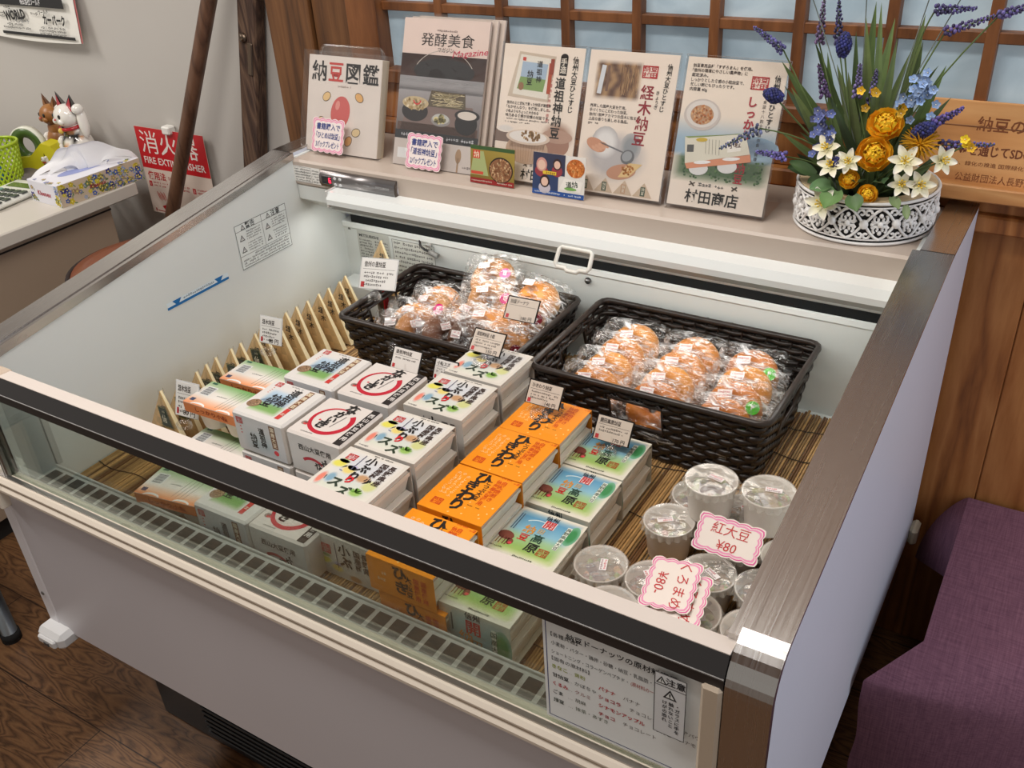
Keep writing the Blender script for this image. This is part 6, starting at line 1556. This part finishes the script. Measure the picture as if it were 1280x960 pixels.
def tis(u, v):
    a = (u-.5)*2
    x = a*.060*(.35+.65*v) + .012*math.sin(v*4+u*5)*v; y = (u-.5)*.06+(.085*v*v*(1 if u > .5 else -.9)*abs(a)) + .01*math.sin(u*9)
    return (x*.8-.012*v, y, h-.002+.058*math.sin(PI*(.5*v))*(.55+.45*math.sin(PI*u)) - .042*v*v*abs(a)**1.5 + .004*math.sin(u*22)*v)
m.grid(tis, 26, 14); m.grid(lambda u, v: (tis(u, v)[0]*.7+.012, tis(u, v)[1]*.9+.015, tis(u, v)[2]*.99+.006*v), 26, 14); m.build('tissue', t)
# calculator
t = thing('calculator', 'white desk calculator at the left edge of the desk', 'calculator', (-.835, .625, ZD), None, R(8), world=False)
m = MB('plastic', (226, 226, 218)); m.box((-.055, -.085, .002), (.055, .085, .016), .005); m.build('body', t)
m = MB('gloss', (96, 116, 70)); m.box((-.040, .035, .016), (.040, .060, .0175), .0006); m.build('display', t)
m = MB('gloss', (50, 50, 54)); m.box((.004, .066, .016), (.040, .078, .0172), .0006); m.build('solar_cell', t)
for i in range(5):
    for j in range(4):
        q = MB('plastic', (70, 76, 72) if j < 4 and i else (120, 160, 150)); x, y = -.039+.0195*i, -.072+.0245*j; q.box((x, y, .0155), (x+.0145, y+.016, .0195), .001); q.build('key', t)
# mesh pen basket, tape dispenser, figurines, papers
t = thing('pen_basket', 'yellow green mesh pen basket on the desk', 'basket', (-.955, .70, ZD))
m = MB('plastic', (170, 196, 40)); m.smooth = True; bx, by = -.955, .70
def rr(v): return .042+.012*v
for k in range(24):
    for s in (1, -1): m.tube([(bx+rr(v)*math.cos(2*PI*k/24+s*v*1.3), by+rr(v)*math.sin(2*PI*k/24+s*v*1.3), ZD+.002+.095*v) for v in (q/8 for q in range(9))], .0026, 5)
for z in (.003, .097): m.tube([(bx+rr(z/.095)*math.cos(2*PI*k/32), by+rr(z/.095)*math.sin(2*PI*k/32), ZD+z) for k in range(32)], .0034, 6, closed=True)
m.lathe([(.0001, .001), (.042, .001)], 24, (bx, by, ZD)); part(m, 'mesh_wall', t)
m = MB('plastic', (40, 120, 200)); m.smooth = True; m.tube([(bx-.01, by, ZD+.004), (bx-.03, by+.01, ZD+.15)], .006, 8)
single(m, 'blue_pen', 'blue pen standing in the green pen basket', 'pen', (bx-.01, by, ZD+.004))
t = thing('tape_dispenser', 'yellow and green tape dispenser behind the pen basket', 'tape dispenser', (-.935, .795, ZD))
m = MB('plastic', (206, 196, 40)); ox, oy = -.935, .795
m.M = Matrix.Translation((ox, oy, ZD)) @ Matrix.Rotation(R(20), 4, 'Z') @ Matrix.Rotation(PI/2, 4, 'X')
m.extrude([(-.075, 0), (.075, 0), (.078, .03), (.055, .072), (.03, .078), (-.01, .045), (-.05, .04), (-.075, .02)], -.022, .022); part(m, 'body', t)
m = MB('plastic', (70, 96, 40)); m.M = Matrix.Translation((ox, oy, ZD)) @ Matrix.Rotation(R(20), 4, 'Z') @ Matrix.Translation((-.02, 0, .068)) @ Matrix.Rotation(PI/2, 4, 'X'); m.smooth = True
m.lathe([(.022, -.009), (.044, -.009), (.044, .009), (.022, .009), (.022, -.009)], 32); m.use(col=(226, 226, 210)); m.lathe([(.044, -.009), (.047, -.009), (.047, .009), (.044, .009)], 32); part(m, 'tape_roll', t)
m = MB('paper', (120, 112, 112)); m.smooth = True; m.grid(lambda u, v: (-1.02+.22*u, .70+.12*v+.02*u, ZD+.001+.016*abs(noise.noise(Vector((u*3, v*3, 2.0))))+.010*math.sin(PI*u)*math.sin(PI*v)), 14, 10)
single(m, 'grey_cloth', 'crumpled grey cloth between pen basket and tissue box', 'cloth', (-.91, .76, ZD))
def cat(name, label, loc, s, rz, wood=False):
    t = thing(name, label, 'figurine', loc, None, rz, world=False)
    Wc = (238, 234, 226); m = MB('ceramic' if not wood else 'paint', Wc); m.smooth = True
    def patch(p):
        if wood: g = .5+.5*noise.noise(Vector(p)*40/s*.1); return mixc((120, 74, 34), (186, 128, 70), g)
        g = noise.noise(Vector((p[0]*28/s*.12, p[1]*28/s*.12, p[2]*28/s*.12+4)))
        return (30, 26, 26) if g > .20 else ((206, 140, 80) if g > .13 else Wc)
    def blob(c, r_, pf=True):
        c = tuple(x*s for x in c); r_ = tuple(x*s for x in r_)
        m.ell(c, r_, 18, 12, colfn=(lambda u, v: patch((c[0]+r_[0]*math.cos(2*PI*u)*math.sin(PI*v), c[1]+r_[1]*math.sin(2*PI*u)*math.sin(PI*v), c[2]-r_[2]*math.cos(PI*v)))) if pf else None)
    blob((0, .01, .34), (.30, .27, .36)); blob((0, .02, .62), (.22, .20, .26))
    for sx in (-1, 1): blob((sx*.2, -.16, .12), (.15, .17, .13)); blob((sx*.13, -.26, .06), (.09, .10, .07))
    blob((-.16, -.17, .46), (.07, .09, .12), False); blob((-.13, -.24, .40), (.06, .06, .06), False)
    blob((.29, .06, .82), (.085, .09, .27), False); blob((.30, .02, 1.05), (.09, .10, .09), False)
    blob((.1, .27, .10), (.2, .09, .08))
    m.build('body', t)
    m = MB('ceramic' if not wood else 'paint', Wc if not wood else (160, 106, 54)); m.smooth = True
    m.ell((0, -.05*s, .92*s), (.24*s, .21*s, .20*s), 20, 12, colfn=lambda u, v: Wc if not wood else mixc((120, 74, 34), (176, 120, 64), v))
    for sx in (-1, 1): m.ell((sx*.08*s, -.22*s, .86*s), (.075*s, .05*s, .055*s), 10, 6)
    m.use(col=(206, 90, 90)); m.ell((0, -.27*s, .90*s), (.022*s, .02*s, .018*s), 8, 5)
    m.use(col=(24, 22, 22))
    for sx in (-1, 1): m.ell((sx*.095*s, -.235*s, .95*s), (.032*s, .02*s, .04*s), 8, 6)
    hd = m.build('head', t)
    for sx in (-1, 1):
        m = MB('ceramic' if not wood else 'paint', (34, 28, 28) if not wood else (110, 66, 30)); m.smooth = True
        b0 = [(sx*.01, -.05, 1.06), (sx*.27, -.05, .97), (sx*.15, .10, 1.02)]; tip = (sx*.24, -.02, 1.30)
        i = [m.v(tuple(q*s for q in p)) for p in b0+[tip]]; m.smooth = False
        for f_ in ((0, 1, 3), (1, 2, 3), (2, 0, 3)): m.f([i[k] for k in f_])
        m.use(col=(176, 30, 44) if not wood else (140, 90, 44)); i = [m.v(tuple(q*s for q in p)) for p in ((sx*.055, -.062, 1.06), (sx*.235, -.062, 1.01), (sx*.222, -.034, 1.245))]; m.f(i); m.build('ear', t)
    if not wood:
        m = MB('ceramic', (176, 30, 40)); m.smooth = True; m.tube([(.2*s*math.cos(2*PI*k/28), .02*s-.03*s+.19*s*math.sin(2*PI*k/28), .745*s-.03*s*math.sin(-2*PI*k/28)) for k in range(28)], .032*s, 8, closed=True); m.use(col=(226, 190, 80)); m.ell((0, -.22*s, .70*s), (.05*s, .05*s, .05*s), 12, 8); m.build('collar', t)
    return t
cat('lucky_cat_figurine', 'white beckoning cat figurine with black and red ears on the desk', (-.860, .860, ZD), .145, R(-8))
cat('carved_figurine', 'brown carved figurine standing behind the white cat', (-.965, .885, ZD), .130, R(-10), True)
cat('small_cat_figurine', 'tiny cat figurine at the feet of the white cat', (-.905, .79, ZD), .042, R(-30))
# things on and against the white wall
t = thing('wall_calendar', 'white calendar sheet with black bars on the left wall', 'calendar', (-.98, .935, 1.0))
m = MB('paper', (236, 234, 226)); x0, x1, zb = -1.30, -.822, .993
m.grid(lambda u, v: (x0+(x1-x0)*u, .949-.012*(1-v)**2-.014*u*(1-v)**3-.002, zb-.012*math.sin(u*2.6)*(1-v)**3+.55*v), 18, 12)
m.use(col=(206, 120, 120)); m.grid(lambda u, v: (x1-.002+.006*u, .9495-.012*(1-v)**2-.014*(1-v)**3, zb-.006*(1-v)**3+.55*v), 1, 12)
part(m, 'paper_sheets', t)
m = MB('paper'); m.frame((-1.185, .9288, .993), (1, .012/.36*-1, 0), (0, .035, 1)); K = (40, 40, 40)
m.rect(.02, .072, .335, .094, K, 2); m.text('株式会社ワールド', .20, .083, .017, (226, 226, 226), 4, .02, fit=.085)
m.text('WORLD', .118, .050, .030, (34, 34, 34), 3, .05, fit=.092, rot=.10); m.text('インポート', .145, .036, .013, (60, 70, 90), 3, .0); m.dashes(.04, .075, .052, .007, K, 2, 1); m.dashes(.04, .075, .044, .007, K, 2, 2); m.dashes(.078, .105, .066, .008, K, 2, 5)
m.text('カーパーク', .282, .044, .026, (34, 34, 34), 3, .045, fit=.09); m.dashes(.19, .225, .056, .008, K, 2, 4); m.text('ワールド', .245, .061, .011, K, 3, .03, rot=.1)
for k, (a, b, y) in enumerate(((.075, .145, .026), (.055, .175, .018), (.22, .32, .025), (.21, .32, .0175), (.21, .32, .010))): m.dashes(a, b, y, .006, K, 2, k+6)
m.rect(.045, .001, .352, .008, K, 2)
for k in range(9): m.rect(-.05+.046*k, .112, -.049+.046*k, .20, (120, 120, 120), 2); [m.dashes(-.046+.046*k, -.01+.046*k, .19-.011*q, .006, (90, 90, 90), 2, k+q) for q in range(7)]
m.rect(-.05, .111, .352, .112, (120, 120, 120), 2); part(m, 'printing', t)
t = thing('fire_extinguisher_sign', 'red and white fire extinguisher sign hung low on the left wall', 'sign', (-.605, .94, .60))
m = MB('card', (222, 204, 190)); W2, H2 = .245, .222
def wedge(pts, c, L): m.f([m.v((x, y, L*m.LZ)) for x, y in pts], c)
m.frame((-.728, .930, .572), (1, 0, 0), (0, .03, 1)); m.box((0, 0, -.0012), (W2, H2, 0), .0003)
m.rect(.0, .118, W2, H2, (196, 30, 38), 1); m.text('消火器', .115, .186, .062, (236, 228, 220), 3, .0, fit=.205); m.text('FIRE EXTINGUISHER', .122, .140, .024, (236, 228, 220), 3, .015, fit=.22)
RR = (186, 36, 40); m.text('使用法', .045, .100, .022, RR, 3, .02); m.text('DIRECTIONS', .115, .099, .012, RR, 3, .0, fit=.055)
for k in range(3):
    x = .010+.080*k; m.rect(x, .070, x+.011, .084, RR, 2); m.text(str(k+1), x+.0055, .077, .011, (236, 226, 216), 3); m.dashes(x+.016, x+.070, .082, .006, RR, 2, k); m.dashes(x+.016, x+.066, .074, .006, RR, 2, k+3)
for k in range(5): m.oval(.035+.006*k, .048-.003*(k % 2), .002, .012, (206, 110, 100), 2, 8, .3)
wedge([(.04, .02), (.09, .036), (.10, .026), (.05, .008)], RR, 2); wedge([(.12, .012), (.16, .03), (.165, .012), (.14, .004)], RR, 2); m.rect(.16, .03, .20, .045, RR, 2); m.rect(.012, .004, .016, .012, RR, 2); m.line(.02, .006, .22, .006, .002, RR, 2)
part(m, 'printed_plate', t)
m = MB('plastic', (236, 234, 228)); m.box((-.615, .926, .786), (-.588, .9495, .806), .003); part(m, 'hook', t)
m = MB('pole_wood'); m.smooth = True; a, b = Vector((-.317, .895, 1.107)), Vector((-.568, .868, .622)); d = b-a
m.tube([tuple(a+d*(-1.4+k*(3.64)/20)) for k in range(21)], .0165, 14)
zmin = min(v[2] for v in m.V); m.V = [(x, y, z-zmin+.0) if False else (x, y, z) for x, y, z in m.V]
single(m, 'wooden_pole', 'smooth brown wooden pole leaning at the left wall', 'pole', (-.885, .82, 0))
m = MB('old_wood'); m.frame((-.222, .930, 1.154), (1, 0, -.228), (.228, 0, 1)); m.box((-.026, -1.16, -.016), (.026, .55, .016), .004)
m.use('metal', (110, 96, 84)); m.box((.004, -.20, .0155), (.018, -.13, .020), .004); m.ell((-.008, -.125, .016), (.011, .011, .008), 12, 8)
m.M = Matrix.Identity(4)
single(m, 'old_wooden_bar', 'rough dark wooden bar with hinge plate leaning on the white wall', 'wooden bar', (-.48, .93, 0))
# stools left of the case
t = thing('round_stool', 'brown round padded stool between desk and case', 'stool', (-.297, .575, 0))
cx, cy = -.297, .575
m = MB('plastic', (118, 58, 26)); m.smooth = True; m.lathe([(.0001, .662), (.12, .661), (.152, .655), (.160, .643), (.158, .625), (.0001, .625)], 48, (cx, cy, 0)); part(m, 'seat', t)
m = MB('matte', (38, 26, 22)); m.smooth = True; m.tube([(cx+.161*math.cos(2*PI*k/48), cy+.161*math.sin(2*PI*k/48), .646) for k in range(48)], .0055, 8, closed=True); part(m, 'seat_edge', t, 'dark seat edge')
for k in range(4):
    q = MB('metal', (120, 116, 112)); q.smooth = True; a = PI/4+PI/2*k; q.tube([(cx+.10*math.cos(a), cy+.10*math.sin(a), .626), (cx+.15*math.cos(a), cy+.15*math.sin(a), 0)], .011, 10); part(q, 'leg', t)
t = thing('metal_stool', 'stool with grey metal legs at the lower left edge', 'stool', (-.52, -.09, 0))
for x, y in ((-.362, .062), (-.60, .062), (-.362, -.24), (-.60, -.24)):
    q = MB('metal', (150, 158, 164)); q.smooth = True; q.tube([(x, y, .022), (x, y, .44)], .0165, 12); lg = part(q, 'leg', t)
    q = MB('matte', (24, 24, 24)); q.smooth = True; q.lathe([(.0001, 0), (.0195, 0), (.0195, .022), (.0001, .026)], 14, (x, y, 0)); part(q, 'rubber_foot', lg, 'black rubber foot')
m = MB('plastic', (60, 58, 60)); m.box((-.625, -.27, .44), (-.345, .09, .475), .01); part(m, 'seat', t)
# ------------------------------------------------------------------ right side: bench under a purple cloth
t = thing('cloth_covered_bench', 'low bench covered with a purple cloth right of the case', 'bench', (1.75, .72, 0))
m = MB('dark_wood'); zb = .362; m.box((1.30, .56, zb-.03), (2.35, .90, zb), .003)
for x in (1.33, 2.28):
    for y in (.58, .84): m.box((x, y, 0), (x+.045, y+.045, zb-.03), .003)
m.box((1.30, .60, .12), (2.35, .63, .16), .003); part(m, 'bench_frame', t)
m = MB('purple_cloth'); m.smooth = True
def cl(u, v):
    """top first, then the front fall that flares out to the left and the viewer"""
    x0 = 1.276; X = x0+1.1*u
    if v < .45:
        q = v/.45; return (X, .915-.365*q, zb+.004+.0016*noise.noise(Vector((u*9, q*4, 1.0))))
    q = (v-.45)/.55; fold = math.sin(u*38+q*1.5)*.5+math.sin(u*17+1)*.5
    fl = math.exp(-(u*8)**2); out = min(1, q/.22); out = math.sin(out*PI/2); t = max(0, (q-.22)/.78)
    d0 = .035*out+.31*t; d1 = .345*q
    return (X-.060*out*fl+.004*math.sin(q*14)*fl*q, .548-(.045*q+.010*fold*q)*(1-fl)-.078*out*fl+.05*t*fl, zb+.002-(d0*fl+d1*(1-fl)))
m.grid(cl, 90, 40)
def side(u, v):
    y = .915-.365*u; f = math.sin(u*11+.6)
    fl = max(0, 1-u*2.4)
    return (1.276-.060*fl*math.sin(v*1.5)-.003*f*v, y, zb+.004-(.06+.10*fl)*v*v**.3)
m.grid(side, 44, 14)
part(m, 'purple_cloth', t)
